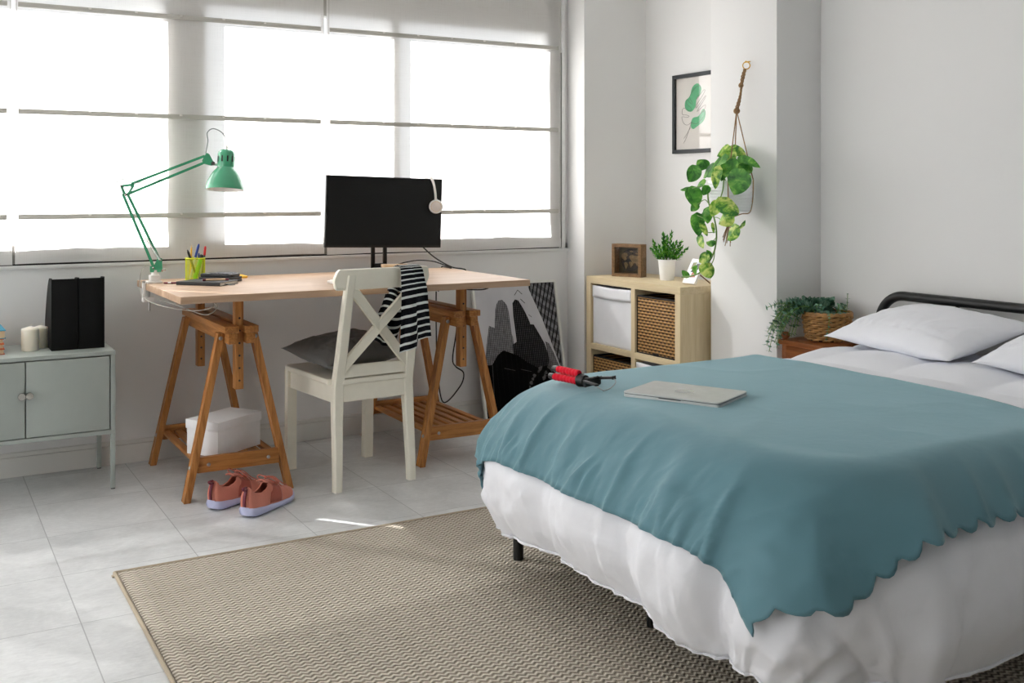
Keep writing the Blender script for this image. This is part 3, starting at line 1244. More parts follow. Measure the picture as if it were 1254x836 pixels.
def trestle(cx, cy, label):
    t = thing('wooden_trestle', (cx, cy, 0), label, 'trestle', 'trestles under the desk')

    def P_(x, y, z):
        return (cx + x, cy + y, z)
    # the two top beams: cap and rail
    for s in (-1, 1):
        m = MB()
        m.box(P_(s * .039 - .0285, -.375, .655), P_(s * .039 + .0285, .375, .682), .003)
        m.build('beam_cap', M['pine_y'], t)
        m = MB()
        m.box(P_(s * .036 - .018, -.375, .612), P_(s * .036 + .018, .375, .655), .003)
        m.build('beam', M['pine_y'], t)
    # legs
    for sx in (-1, 1):
        for sy in (-1, 1):
            m = MB()
            m.beam(P_(sx * .207, sy * .325, .002), P_(sx * .066, sy * .295, .650), .022, .044, (0, 1, 0), .002, cut='z')
            lg = m.build('leg', M['pine_z'], t)
            for zz in (.128, .632):
                k = (zz - .002) / .648
                q = Vector(P_(lerp(sx * .207, sx * .066, k), lerp(sy * .325, sy * .295, k), zz))
                m = MB()
                d_ = Vector((sx * .0128, 0, .003))
                if zz > .5:
                    d_ = Vector((0, -.0235 if sy < 0 else .0235, 0))
                    m.lathe([(0, .004), (.006, .0035), (.0085, 0), (0, 0)], q + d_, 14, axis=(0, sy, 0))
                else:
                    m.lathe([(0, .004), (.006, .0035), (.0085, 0), (0, 0)], q + d_, 14, axis=(sx, 0, .2))
                m.build('bolt', M['steel'], lg)
    # adjustable uprights with peg holes and the bearer board on top
    for sy in (-1, 1):
        m = MB()
        m.box(P_(-.0165, sy * .315 - .022, .425), P_(.0165, sy * .315 + .022, .781), .002)
        up = m.build('upright', M['pine_z'], t)
        m = MB()
        for i in range(6):
            z = .46 + i * .05
            m.lathe([(0, .0006), (.0042, .0006), (.0045, 0), (0, 0)], P_(0, sy * .315 - .0222, z), 12, axis=(0, -1, 0))
        build_each(m, 'peg_hole', M['ink_black'], up)
    m = MB()
    m.box(P_(-.046, -.345, .780), P_(.046, .345, .797), .003)
    m.build('bearer', M['pine_y'], t)
    # slatted shelf
    for sy in (-1, 1):
        m = MB()
        hw = .207 - (.14 / .65) * .141 - .012
        m.box(P_(-hw, sy * .320 - .011, .108), P_(hw, sy * .320 + .011, .170), .003)
        r = m.build('shelf_rail', M['pine_x'], t)
        m = MB()
        for x in (-.120, .120):
            m.lathe([(0, .003), (.005, .0028), (.0075, 0), (0, 0)], P_(x, sy * .331, .138), 14, axis=(0, sy, 0))
        build_each(m, 'bolt', M['steel'], r)
    for i in range(7):
        x = lerp(-.150, .150, i / 6)
        m = MB()
        m.box(P_(x - .015, -.309, .134), P_(x + .015, .309, .149), .002)
        m.build('slat', M['pine_y'], t)
    return t


T1 = trestle(1.141, 4.478, 'wooden trestle under the left end of the desk with a white box on its shelf')
T2 = copy_tree(T1)
T2.location = (2.162, 4.500, 0)
T2['label'] = 'wooden trestle under the right end of the desk beside the skyline poster'

# desk top
DX0, DX1, DY0, DY1, DZ = .868, 2.385, 3.948, 4.800, .825
m = MB()
m.box((DX0, DY0, .797), (DX1, DY1, DZ), .0025)
tag(m.build('desk_board', M['desk']), 'long pale wooden desk board lying on two trestles below the window', 'desk')

# white storage box with a lid, on the left trestle's shelf
BR = Matrix.Rotation(math.radians(33), 4, 'Z')
bx = Vector((1.128, 4.325, .1495))
t = thing('storage_box', bx, 'white lidded cardboard box standing on the slatted trestle shelf', 'box')
m = MB()
m.box((bx.x - .127, bx.y - .083, bx.z), (bx.x + .127, bx.y + .083, bx.z + .118), .002, rot=BR, pivot=bx)
m.build('body', M['white_card'], t)
m = MB()
m.box((bx.x - .131, bx.y - .087, bx.z + .104), (bx.x + .131, bx.y + .087, bx.z + .141), .0025, rot=BR, pivot=bx)
m.build('lid', M['white_card'], t)


# ------------------------------------------------------------------ sneakers
def sneaker(x, y, ang, label):
    t = thing('sneaker', (x, y, 0), label, 'shoe')
    rt = Matrix.Rotation(ang, 3, 'Z')
    o = Vector((x, y, 0))

    def W(a, b_, c_):
        return o + rt @ Vector((a, b_, c_))
    L = .285
    # half widths along the shoe (heel 0 .. toe 1)
    KW = [(0, .018), (.03, .030), (.12, .037), (.3, .036), (.45, .037), (.62, .045), (.75, .049), (.87, .043), (.95, .028), (1, .010)]
    KT = [(0, .040), (.1, .037), (.3, .030), (.55, .026), (.8, .026), (1, .034)]
    KB = [(0, .008), (.08, .001), (.6, .001), (.8, .004), (1, .018)]
    KH = [(0, .112), (.06, .108), (.15, .094), (.25, .088), (.33, .094), (.40, .108), (.46, .106), (.6, .086), (.75, .066), (.88, .057), (.96, .048), (1, .036)]
    KC = [(0, 0), (.4, -.002), (.7, .004), (1, .008)]

    def ev(K, s):
        for (a, va), (c, vc) in zip(K, K[1:]):
            if s <= c:
                q = (s - a) / (c - a)
                return va + (vc - va) * (q * q * (3 - 2 * q) if K is not KW else q)
        return K[-1][1]

    def sole(u, v):
        w = ev(KW, u) + .004
        zt, zb = ev(KT, u), ev(KB, u)
        a = v * 2 * PI
        ca, sa = math.cos(a), math.sin(a)
        yy = w * math.copysign(abs(ca) ** .45, ca)
        kk = math.copysign(abs(sa) ** .5, sa)
        zz = (zt + zb) / 2 + (zt - zb) / 2 * kk
        bulge = 1 + .05 * (1 - kk * kk)
        return W(-L / 2 + L * u + (-.006 if u < .02 else 0) * (1 - abs(kk)), ev(KC, u) + yy * bulge, zz)
    m = MB()
    m.grid(sole, 36, 28, closed_v=True)
    for u in (0, 1):
        m.bm.faces.new([m.bm.verts.new(sole(u, j / 28)) for j in range(28)])
    bmesh.ops.remove_doubles(m.bm, verts=m.bm.verts[:], dist=.0003)
    so_ = m.build('midsole', M['lilac'], t, angle=60)
    m = MB()
    pl = []
    for k in range(25):
        u = k / 24
        pl.append((-L / 2 + .004 + (L - .012) * u, ev(KC, u) + ev(KW, u) * .86, ev(KB, u)))
    bot = pl + [(a, 2 * ev(KC, (a + L / 2) / L) - b_, c_) for a, b_, c_ in reversed(pl)]
    A = [m.bm.verts.new(W(a, b_, max(.0005, c_ - .002))) for a, b_, c_ in bot]
    B = [m.bm.verts.new(W(a, b_ * 1.03, c_ + .006)) for a, b_, c_ in bot]
    m.bm.faces.new(A)
    for i in range(len(A)):
        k = (i + 1) % len(A)
        m.bm.faces.new((A[i], A[k], B[k], B[i]))
    m.build('outsole', M['sole_dark'], so_)

    def upper(u, v):
        s = .004 + u * .975
        w = ev(KW, s) - .001
        zb = ev(KT, s) - .008
        h = ev(KH, s) - zb
        a = v * PI
        ca, sa = math.cos(a), math.sin(a)
        # the sides lean in towards the instep
        pw = .62 if s < .45 else .85
        yy = w * math.copysign(abs(ca) ** pw, ca)
        zz = zb + h * abs(sa) ** .72
        if s < .42:
            yy *= 1 - .30 * (zz - zb) / max(h, 1e-3) * sstep(0, .1, s)
            k = abs(ca)
            rim = .5
        xx = -L / 2 + L * s
        if s < .1:
            xx -= .010 * math.sin(PI * min(1, (zz - zb) / h)) * (1 - s / .1) - .012 * ((zz - zb) / h) * (1 - s / .1)
        return W(xx, ev(KC, s) + yy, zz)
    m = MB()

    def hole(u, v):
        s = .004 + u * .975
        return .035 < s < .40 and abs(v - .5) < .20 * min(1, math.sin(PI * (s - .02) / .42) * 1.9 + .12)
    m.grid(upper, 56, 36, skip=hole)
    # close the heel
    up = m.build('upper', M['pink_suede'], t, angle=180, mods=[('SOLIDIFY', {'thickness': .0055, 'offset': -1.0}), ('SUBSURF', {'levels': 1, 'render_levels': 1})])
    m = MB()
    hb_ = [upper(0, j / 20) for j in range(21)]
    m.bm.faces.new([m.bm.verts.new(p) for p in hb_])
    m.build('heel_panel', M['pink_suede'], up)
    m = MB()
    m.grid(lambda u, v: W(-L / 2 + .016 + u * .125, ev(KC, .05 + u * .4) + (v - .5) * 2 * (ev(KW, .06 + u * .42) - .007), .045 - .008 * u), 12, 8)
    m.build('insole', M['lining'], t)
    # side overlays
    for sg in (0, 1):
        m = MB()

        def ov(u, v):
            vv = lerp(.02, .34, v)
            s_ = lerp(.36 + .12 * v, .60 + .02 * v, u)
            if sg:
                vv = 1 - vv
            p = upper((s_ - .004) / .975, vv)
            c0 = W(-L / 2 + L * s_, ev(KC, s_), .03)
            return p + (p - c0).normalized() * .0012
        m.grid(ov, 10, 8)
        m.build('side_overlay', M['pink_dark'], up, mods=[('SOLIDIFY', {'thickness': .001})])
    # tongue
    m = MB()

    def tong(u, v):
        s = lerp(.40, .66, u)
        zc = ev(KH, s) + lerp(.014, .002, u)
        q = (v - .5) * 2
        return W(-L / 2 + L * s - (.022 if u < .05 else .022 * (1 - u)), ev(KC, s) + q * .024, zc - .008 * q * q)
    m.grid(tong, 12, 8)
    m.build('tongue', M['pink_suede'], t, angle=180, mods=[('SOLIDIFY', {'thickness': .004})])
    # laces
    m = MB()
    for i in range(5):
        s = .44 + i * .055
        pts = []
        for k in range(9):
            q = k / 8 * 2 - 1
            ss = s + .018 * q * (1 if i % 2 else -1)
            pts.append(W(-L / 2 + L * ss, ev(KC, ss) + q * .026, ev(KH, ss) + .007 - .012 * q * q))
        m.tube(pts, .0024, 6, flat=1.3)
    k0 = W(-L / 2 + L * .44, 0, ev(KH, .44) + .014)
    for sg in (-1, 1):
        m.tube(spline([k0, k0 + rt @ Vector((-.012, sg * .022, .010)), k0 + rt @ Vector((.006, sg * .046, -.006)), k0 + rt @ Vector((.026, sg * .040, -.022)), k0 + rt @ Vector((.014, sg * .012, -.004)), k0], 6), .0022, 6)
        m.tube(spline([k0, k0 + rt @ Vector((.02, sg * .020, .0)), k0 + rt @ Vector((.05, sg * .036, -.030)), k0 + rt @ Vector((.075, sg * .044, -.044))], 6), .002, 6)
    m.build('lace', M['lace'], t)
    # maroon heel tab
    m = MB()
    pts = [upper(0, .5) + rt @ Vector((-.004, 0, z)) for z in (-.072, -.05, -.02, 0)]

    def tabf(u, v):
        z = lerp(.042, .106, u)
        f_ = (z - .03) / .082
        back = -L / 2 + .0012 + .012 * f_ - .010 * math.sin(PI * min(1, f_)) - .0025
        return W(back, (v - .5) * .013, z)
    m.grid(tabf, 8, 2)
    m.tube(spline([W(-L / 2 + .004, 0, .098), W(-L / 2 - .010, 0, .106), W(-L / 2 - .012, 0, .112), W(-L / 2 + .006, 0, .112)], 5), .0042, 6, flat=1.4)
    m.build('heel_tab', M['maroon'], t, mods=[('SOLIDIFY', {'thickness': .002})])
    return t


sneaker(1.118, 4.070, math.radians(30), 'pink running shoe nearer the trestle, half hidden behind the other shoe')
sneaker(1.196, 3.928, math.radians(36), 'pink running shoe in front of its pair, lilac sole turned to the room')

# ------------------------------------------------------------------ chair
CO, CA = Vector((1.664, 4.006, 0)), math.radians(4.3)
CRM = Matrix.Rotation(CA, 3, 'Z')


def C_(x, y, z):
    return CO + CRM @ Vector((x, y, z))


t = thing('wooden_chair', CO, 'cream-painted wooden chair with a crossed back, drawn up to the desk', 'chair')
up_ = CRM @ Vector((0, 1, 0))


def leanY(z):
    return -.002 if z < .43 else -.002 - (z - .43) * .262 - .00


for s in (-1, 1):
    m = MB()
    # rear leg and back post in one curved piece
    secs = []
    for i in range(25):
        z = .885 * i / 24
        y = -.006 + .02 * sstep(.0, .43, z) - max(0, z - .42) * .275
        w = lerp(.034, .044, sstep(0, .40, z)) if z < .5 else lerp(.044, .036, (z - .5) / .385)
        d = .036 if z < .3 else lerp(.040, .034, (z - .3) / .585)
        xo = s * (.170 - .020 * (z / .885)) - .010 * sstep(.4, .885, z)
        secs.append((xo, y, z, w, d))
    vs = []
    for xo, y, z, w, d in secs:
        ring = []
        c_ = .005
        for a, b_ in ((-w / 2 + c_, -d / 2), (w / 2 - c_, -d / 2), (w / 2, -d / 2 + c_), (w / 2, d / 2 - c_), (w / 2 - c_, d / 2), (-w / 2 + c_, d / 2), (-w / 2, d / 2 - c_), (-w / 2, -d / 2 + c_)):
            ring.append(m.bm.verts.new(C_(xo + a, y + b_, z)))
        vs.append(ring)
    for A, B in zip(vs, vs[1:]):
        for j in range(8):
            m.bm.faces.new((A[j], A[(j + 1) % 8], B[(j + 1) % 8], B[j]))
    m.bm.faces.new(vs[0]); m.bm.faces.new(vs[-1])
    m.build('rear_leg', M['cream'], t)
    m = MB()
    m.beam(C_(s * .186, .440, .001), C_(s * .188, .432, .432), .034, .036, up_, .004, cut='z')
    m.build('front_leg', M['cream'], t)
# aprons
for (a, c_) in (((-.166, .008), (.166, .008)), ((-.184, .435), (.184, .435))):
    m = MB(); m.beam(C_(*a, .397), C_(*c_, .397), .022, .068, (0, 0, 1), .003); m.build('apron', M['cream'], t)
for s in (-1, 1):
    m = MB(); m.beam(C_(s * .172, .01, .397), C_(s * .186, .435, .397), .022, .068, (0, 0, 1), .003); m.build('apron', M['cream'], t)
# seat: rounded front, notched round the posts
m = MB()
pl = [(-.150, -.012), (.150, -.012), (.150, .022), (.200, .024)]
for k in range(9):
    a = k / 8 * PI / 2
    pl.append((.206 - .03 + .03 * math.cos(a), .445 + .03 * math.sin(a)))
for k in range(9):
    a = PI / 2 + k / 8 * PI / 2
    pl.append((-.206 + .03 + .03 * math.cos(a), .445 + .03 * math.sin(a)))
pl += [(-.200, .024), (-.150, .022)]
m.prism(pl, lambda a, b_, c_: C_(a, b_, .430 + c_), .024)
m.build('seat', M['cream'], t, mods=[('BEVEL', {'width': .006, 'segments': 3, 'limit_method': 'ANGLE'})])
# top rail, gently bowed
m = MB()


def rail(u, v):
    # closed section round v, along u
    q = u * 2 - 1
    x = q * .212 - .016
    zc, hh = .866, .0425
    # rounded ends
    ends = max(0.0, (abs(q) - .90) / .10)
    hh2 = hh * math.sqrt(max(0.0, 1 - ends ** 2.4)) if ends > 0 else hh
    hh2 = max(hh2, .010)
    y0 = -.120 + .014 * q * q
    a = v * 2 * PI
    ca, sa = math.cos(a), math.sin(a)
    yy = .0115 * math.copysign(abs(ca) ** .35, ca)
    zz = hh2 * math.copysign(abs(sa) ** .35, sa)
    return C_(x, y0 - (zz) * .26 + yy + .004, zc + zz + .002 * (1 - q * q))


m.grid(rail, 60, 28, closed_v=True)
for u in (0, 1):
    m.bm.faces.new([m.bm.verts.new(rail(u, j / 28)) for j in range(28)])
bmesh.ops.remove_doubles(m.bm, verts=m.bm.verts[:], dist=.0003)
m.build('top_rail', M['cream'], t, angle=50)
m = MB()
m.beam(C_(-.155, -.004, .484), C_(.150, -.004, .484), .022, .040, (0, 0, 1), .004)
m.build('lower_rail', M['cream'], t)
ya, yb = -.100, -.012
m = MB(); m.beam(C_(-.156, ya, .838), C_(.150, yb, .496), .034, .016, up_, .003); m.build('cross_brace', M['cream'], t)
m = MB(); m.beam(C_(.142, ya - .001, .838), C_(-.156, yb - .001, .496), .034, .0155, up_, .003); m.build('cross_brace', M['cream'], t)

pillow('seat_cushion', C_(-.005, .262, .526), .42, .385, .150, rot_of(math.radians(5), CA + .14, math.radians(-2)),
       'charcoal grey square cushion on the chair seat', 15.0, M['cushion'], None, False)

# striped top hung over the chair back
def stripe_mat():
    q = NT('striped_jersey')
    uv = q.n('TexCoord').outputs['UV']
    sp = q.n('SeparateXYZ', Vector=uv)
    f = q.math('FRACT', q.math('MULTIPLY', sp.outputs[1], 31.0))
    k = q.math('GREATER_THAN', f, .70)
    col = q.mix(k, rgb(20, 21, 27), rgb(222, 228, 226))
    h = q.noise(q.coord(), 500, 2).outputs[0]
    q.bsdf(col, .9, 0, q.bump(h, .12, .003), .15)
    return q.m


M['stripe'] = stripe_mat()
t = thing('striped_shirt', C_(.11, -.12, .9), 'black and white striped shirt slung over the chair back', 'shirt')
# path over the rail: seat side (v = 0) up over the rail and down the camera side (v = 1)
RAILTOP = .912
SH_PATH = [(.040, .585), (.006, .64), (-.044, .72), (-.062, .785), (-.074, .83), (-.091, .88), (-.102, .907), (-.122, .9165), (-.142, .914), (-.152, .895), (-.150, .85), (-.150, .80), (-.140, .72), (-.130, .65), (-.118, .588)]
SHS = spline([(0, a, c_) for a, c_ in SH_PATH], 8)


def shirt(u, v):
    k = v * (len(SHS) - 1)
    i = min(int(k), len(SHS) - 2)
    p = SHS[i].lerp(SHS[i + 1], k - i)
    front = sstep(.46, .56, v)
    down = max(0.0, (v - .55) / .45)
    back = max(0.0, (.46 - v) / .46)
    left = .040 + .012 * down if front > .5 else lerp(.040, .044, front) - .034 * back ** .7 + .03 * back * math.sin(back * 5)
    right = .130 + .078 * down ** 1.1 if front > .5 else .130 - .016 * sstep(0, .12, back)
    x = lerp(left, right, u)
    z, y = p.z, p.y
    fold = .006 * math.sin(u * 9 + v * 2) + .005 * nz(u * 3, v * 4, 2)
    if front > .5:
        y -= abs(fold) * down + .010 * down * math.sin(u * PI * 1.5)
        z += .006 * math.sin(u * 3.0) * down
        # the hem is stepped: the left third hangs lower
        if u < .52:
            z -= .030 * sstep(.80, 1.0, v)
        z += .022 * u * down
        # a pressed ridge down the sleeve
        y -= .007 * math.exp(-((u - .52) / .06) ** 2) * (1 - .6 * down)
    else:
        y += (.012 * math.sin(u * 11 + v * 6) + .012 * nz(u * 4, v * 7, 6)) * back
        z += .02 * math.sin(u * 5 + 1) * back
    return C_(x, y, z)


m = MB()
m.grid(shirt, 34, 120)
m.build('jersey', M['stripe'], t, angle=180, mods=[('SOLIDIFY', {'thickness': .0028, 'offset': 0.0})])

# ------------------------------------------------------------------ grey cabinet at the left
KX0, KX1, KY0, KY1 = .058, .7275, 4.490, 4.868
t = thing('metal_cabinet', (.393, 4.68, 0), 'low grey-green metal cabinet with two doors on thin legs', 'cabinet')
m = MB()
m.box((KX0, KY0, .549), (KX1, KY1, .566), .002)
m.box((KX0, KY0, .226), (KX1, KY1, .243), .002)
m.box((KX0, KY0, .243), (KX0 + .018, KY1, .549), .001)
m.box((KX1 - .018, KY0, .243), (KX1, KY1, .549), .001)
m.box((KX0 + .018, KY1 - .006, .243), (KX1 - .018, KY1, .549), 0)
m.build('body', M['grey_metal'], t)
mid = .3925
for a, c_ in ((KX0 + .022, mid - .0022), (mid + .0022, KX1 - .0225)):
    m = MB()
    m.box((a, KY0 + .001, .2465), (c_, KY0 + .018, .5445), .0015)
    d = m.build('door', M['grey_metal'], t)
    kx = mid - .0145 if a < mid - .1 else mid + .0135
    m = MB()
    m.lathe([(0, .012), (.0135, .012), (.0145, .010), (.0145, 0), (.006, 0), (.006, -.008), (0, -.008)], (kx, KY0 - .004, .4125), 24, axis=(0, -1, 0))
    m.build('knob', M['chrome'], d)
for x in (KX0 + .009, KX1 - .009):
    for y in (KY0 + .009, KY1 - .012):
        m = MB()
        m.box((x - .009, y - .009, .004), (x + .009, y + .009, .227), .002)
        l = m.build('leg', M['grey_metal'], t)
        m = MB()
        m.box((x - .008, y - .008, 0), (x + .008, y + .008, .005), .001)
        m.build('foot_cap', M['black_plastic'], l)

# candles
def candle(x, y, r, h, label):
    t = thing('pillar_candle', (x, y, .566), label, 'candle')
    m = MB()
    m.lathe([(0, 0), (r * .96, 0), (r, .003), (r, h - .010), (r * .95, h - .004), (r * .6, h - .0005), (r * .15, h + .0045), (0, h + .005)], (x, y, .566), 36)
    m.build('wax', M['wax'], t, angle=60)
    m = MB()
    z = .566 + h
    m.tube(spline([(x, y, z), (x + .002, y, z + .006), (x + .004, y, z + .010), (x + .010, y, z + .013)], 4), .0014, 6)
    m.build('wick', M['wick'], t)


candle(.425, 4.668, .0335, .094, 'ivory pillar candle in front of the other candle on the grey cabinet')
candle(.470, 4.735, .0325, .088, 'ivory pillar candle half hidden behind the nearer candle')

# magazine files
def magfile(x0, x1, y0, dy, label):
    z0, h = .566, .292
    t = thing('magazine_file', ((x0 + x1) / 2, y0, z0), label, 'magazine file', None)
    yb = y0 + dy
    th = .0022
    side = [(y0, z0), (yb, z0), (yb, z0 + .10)] + [(lerp(yb, y0 + .075, k / 10), z0 + .10 + (h - .10) * (1 - (1 - k / 10) ** 1.7)) for k in range(1, 11)] + [(y0, z0 + h + .004)]
    for x in (x0, x1 - th):
        m = MB()
        m.prism(side, lambda a, b_, c_: Vector((x + c_, a, b_)), th)
        m.build('side_panel', M['black_card'], t, smooth=False)
    m = MB()
    m.box((x0, y0, z0), (x1, y0 + th, z0 + h), .0006)
    m.build('spine', M['black_card'], t)
    m = MB()
    m.box((x0 + th, y0 + th, z0), (x1 - th, yb, z0 + th), 0)
    m.box((x0 + th, yb - th, z0), (x1 - th, yb, z0 + .10), 0)
    m.build('base', M['black_card'], t)


magfile(.498, .5995, 4.600, .235, 'black cardboard magazine file beside the candles')
magfile(.6015, .702, 4.601, .235, 'black cardboard magazine file nearer the corner of the grey cabinet')

# books at the far left, spines to the side
def book(x1, w, y0, d, z, h, cov, label, rot):
    t = thing('book', (x1 - w / 2, y0 + d / 2, z), label, 'book', 'books stacked on the grey cabinet')
    R_ = Matrix.Rotation(rot, 4, 'Z')
    pv = (x1, y0, z)
    m = MB()
    m.box((x1 - w, y0, z), (x1, y0 + d, z + .003), .001, rot=R_, pivot=pv)
    m.box((x1 - w, y0, z + h - .003), (x1, y0 + d, z + h), .001, rot=R_, pivot=pv)
    m.box((x1 - w, y0, z), (x1 - w + .003, y0 + d, z + h), .001, rot=R_, pivot=pv)
    m.build('cover', cov, t)
    m = MB()
    m.box((x1 - w + .003, y0 + .003, z + .003), (x1 - .004, y0 + d - .003, z + h - .003), 0, rot=R_, pivot=pv)
    m.build('pages', M['page'], t)


zz = .566
for i, (h, cov, lab, dx) in enumerate(((.022, 'book_red', 'red-orange book at the bottom of the stack at the left edge', .0), (.020, 'book_orange', 'orange book second from the bottom of the stack at the left edge', -.002),
                                       (.020, 'book_orange', 'orange book just under the blue book in the stack', -.003), (.034, 'book_blue', 'blue-covered book on top of the stack at the left edge', .004))):
    book(.327 + dx, .15, 4.60, .21, zz, h, M[cov], lab, .02 * (i % 2))
    zz += h + .0004
# ------------------------------------------------------------------ monitor
t = thing('monitor', (1.965, 4.62, DZ), 'black flat monitor standing on the desk before the window', 'monitor')
MR = Matrix.Rotation(math.radians(1.6), 4, 'Y')
mc = Vector((1.9665, 4.60, 1.117))
m = MB()
m.box((1.667, 4.596, .948), (2.266, 4.612, 1.286), .003, rot=MR, pivot=mc)
m.box((1.75, 4.611, 1.00), (2.18, 4.640, 1.23), .012, rot=MR, pivot=mc)
m.build('housing', M['black_plastic'], t)
m = MB()
m.box((1.6735, 4.5948, .960), (2.2595, 4.5964, 1.280), 0, rot=MR, pivot=mc)
m.build('screen', M['black_gloss'], t)
m = MB()
for x in (1.913, 1.975):
    m.box((x, 4.640, .836), (x + .020, 4.652, 1.06), .004)
m.box((1.913, 4.640, .836), (1.995, 4.652, .872), .004)
m.box((1.913, 4.640, .955), (1.995, 4.656, 1.10), .004)
m.build('stand', M['black_plastic'], t)
m = MB()
m.box((1.835, 4.53, DZ), (2.075, 4.71, DZ + .012), .004)
m.build('base', M['black_plastic'], t)

# headphones hooked over the monitor's top corner
t = thing('headphones', (2.212, 4.60, 1.15), 'white over-ear headphones hooked over the right top corner of the monitor', 'headphones')
m = MB()
pts = spline([(2.214, 4.556, 1.168), (2.209, 4.550, 1.21), (2.203, 4.556, 1.255), (2.199, 4.580, 1.288), (2.199, 4.606, 1.2935), (2.203, 4.648, 1.280), (2.209, 4.668, 1.24), (2.214, 4.672, 1.19), (2.216, 4.668, 1.168)], 8)
m.tube(pts, .0036, 10, flat=3.4)
m.build('headband', M['white_plastic'], t)
for y, s in ((4.552, -1), (4.672, 1)):
    c = (2.214, y, 1.143)
    m = MB()
    ax = (-.42, s * 1.0, .05)
    m.lathe([(0, -.018), (.026, -.018), (.033, -.014), (.0345, -.004), (.033, .004), (.030, .008), (0, .008)], c, 32, axis=ax)
    e = m.build('ear_cup', M['white_plastic'], t)
    m = MB()
    m.lathe([(0, .0095), (.020, .0095), (.0232, .009), (.0235, .0078), (0, .0078)], c, 32, axis=ax)
    m.build('cap', plain('pink_white_plastic', (226, 214, 206), .4), e)
    m = MB()
    m.lathe([(.0238, .0076), (.0238, .0088), (.0252, .0088), (.0252, .0076)], c, 32, axis=ax)
    m.build('cap_ring', M['brass'], e)
    m = MB()
    m.box((2.208, y - .005, 1.163), (2.222, y + .005, 1.180), .003)
    m.build('hinge', M['white_plastic'], e)

# cables behind the monitor, running over the desk's end
m = MB()
m.tube(spline([(2.16, 4.645, .975), (2.20, 4.655, .935), (2.262, 4.655, .885), (2.33, 4.62, .842), (2.376, 4.588, .832), (2.392, 4.580, .822), (2.398, 4.60, .78), (2.398, 4.65, .68), (2.40, 4.70, .5), (2.43, 4.80, .35), (2.47, 4.84, .3), (2.52, 4.85, .26), (2.50, 4.855, .19), (2.40, 4.85, .12), (2.37, 4.855, .3), (2.36, 4.85, .5), (2.35, 4.83, .70)], 8), .0036, 8)
tag(m.build('power_cable', M['cable']), 'black cable dropping from the monitor over the desk end to the wall', 'cable')
m = MB()
m.tube(spline([(1.985, 4.66, .845), (2.05, 4.70, .852), (2.12, 4.705, .866), (2.19, 4.70, .874), (2.26, 4.68, .868), (2.31, 4.65, .848), (2.34, 4.64, .834), (2.36, 4.70, .8305), (2.37, 4.775, .8305), (2.372, 4.804, .8305), (2.374, 4.8140, .825), (2.375, 4.8150, .80), (2.37, 4.815, .75), (2.36, 4.825, .70)], 8), .0032, 8)
tag(m.build('power_cable', M['cable']), 'thin black cable arching over the desk top beside the monitor stand', 'cable')
m = MB()
m.tube(spline([(2.00, 4.62, .785), (2.06, 4.42, .772), (2.02, 4.14, .784), (2.10, 4.06, .790), (2.24, 4.08, .785), (2.265, 4.2, .765), (2.27, 4.4, .755), (2.26, 4.6, .775)], 8), .003, 8)
tag(m.build('power_cable', M['cable']), 'black cable sagging under the desk top beside the right trestle', 'cable')

# little wooden box and paper pad in front of the monitor
t = thing('trinket_box', (1.93, 4.43, DZ), 'small pale wooden box on the desk behind the chair rail', 'box')
m = MB()
RB = Matrix.Rotation(math.radians(-18), 4, 'Z')
m.box((1.875, 4.36, DZ), (1.985, 4.44, DZ + .042), .003, rot=RB)
m.box((1.870, 4.355, DZ + .042), (1.990, 4.445, DZ + .056), .003, rot=RB)
m.build('body', M['pale_wood'], t)
m = MB()
m.box((1.905, 4.3585, DZ + .028), (1.955, 4.3605, DZ + .040), 0, rot=RB, pivot=(1.93, 4.40, DZ))
m.build('slot', M['ink_black'], t)
t = thing('keyboard', (1.72, 4.18, DZ), 'white keyboard on the desk behind the chair back', 'keyboard')
m = MB()
m.box((1.545, 4.13, DZ), (1.965, 4.245, DZ + .011), .004)
m.build('case', M['white_plastic'], t)
m = MB()
for r in range(5):
    for k in range(15):
        x = 1.556 + k * .0268
        y = 4.139 + r * .0202
        m.box((x, y, DZ + .0105), (x + .0235, y + .0172, DZ + .0145), .001, seg=1)
m.build('keys', M['white_plastic'], t)

# ------------------------------------------------------------------ desk lamp
t = thing('desk_lamp', (.905, 4.60, DZ), 'green jointed desk lamp clamped to the left end of the desk', 'lamp')
LY = 4.612
m = MB()
m.box((.872, LY - .03, DZ + .0006), (.932, LY + .03, DZ + .010), .003)
m.box((.885, LY - .022, DZ + .010), (.926, LY + .022, DZ + .034), .004)
m.lathe([(.016, .034), (.014, .056), (.0, .056)], (.907, LY, DZ), 20)
m.box((.8555, LY - .012, DZ - .062), (.8672, LY + .012, DZ + .010), .002)
m.box((.8555, LY - .012, DZ + .0008), (.89, LY + .012, DZ + .010), .002)
m.box((.8555, LY - .018, DZ - .078), (.902, LY + .018, DZ - .058), .003)
m.build('clamp', M['white_plastic'], t)
m = MB()
m.tube([(.884, LY, DZ - .118), (.884, LY, DZ - .0285)], .0042, 12)
m.lathe([(0, -.0285), (.011, -.0285), (.011, -.0325), (0, -.0325)], (.884, LY, DZ), 16)
m.build('clamp_screw', M['steel'], t)
J0 = Vector((.912, LY, .908))
J1 = Vector((.777, LY, 1.232))
J2 = Vector((1.128, LY, 1.366))
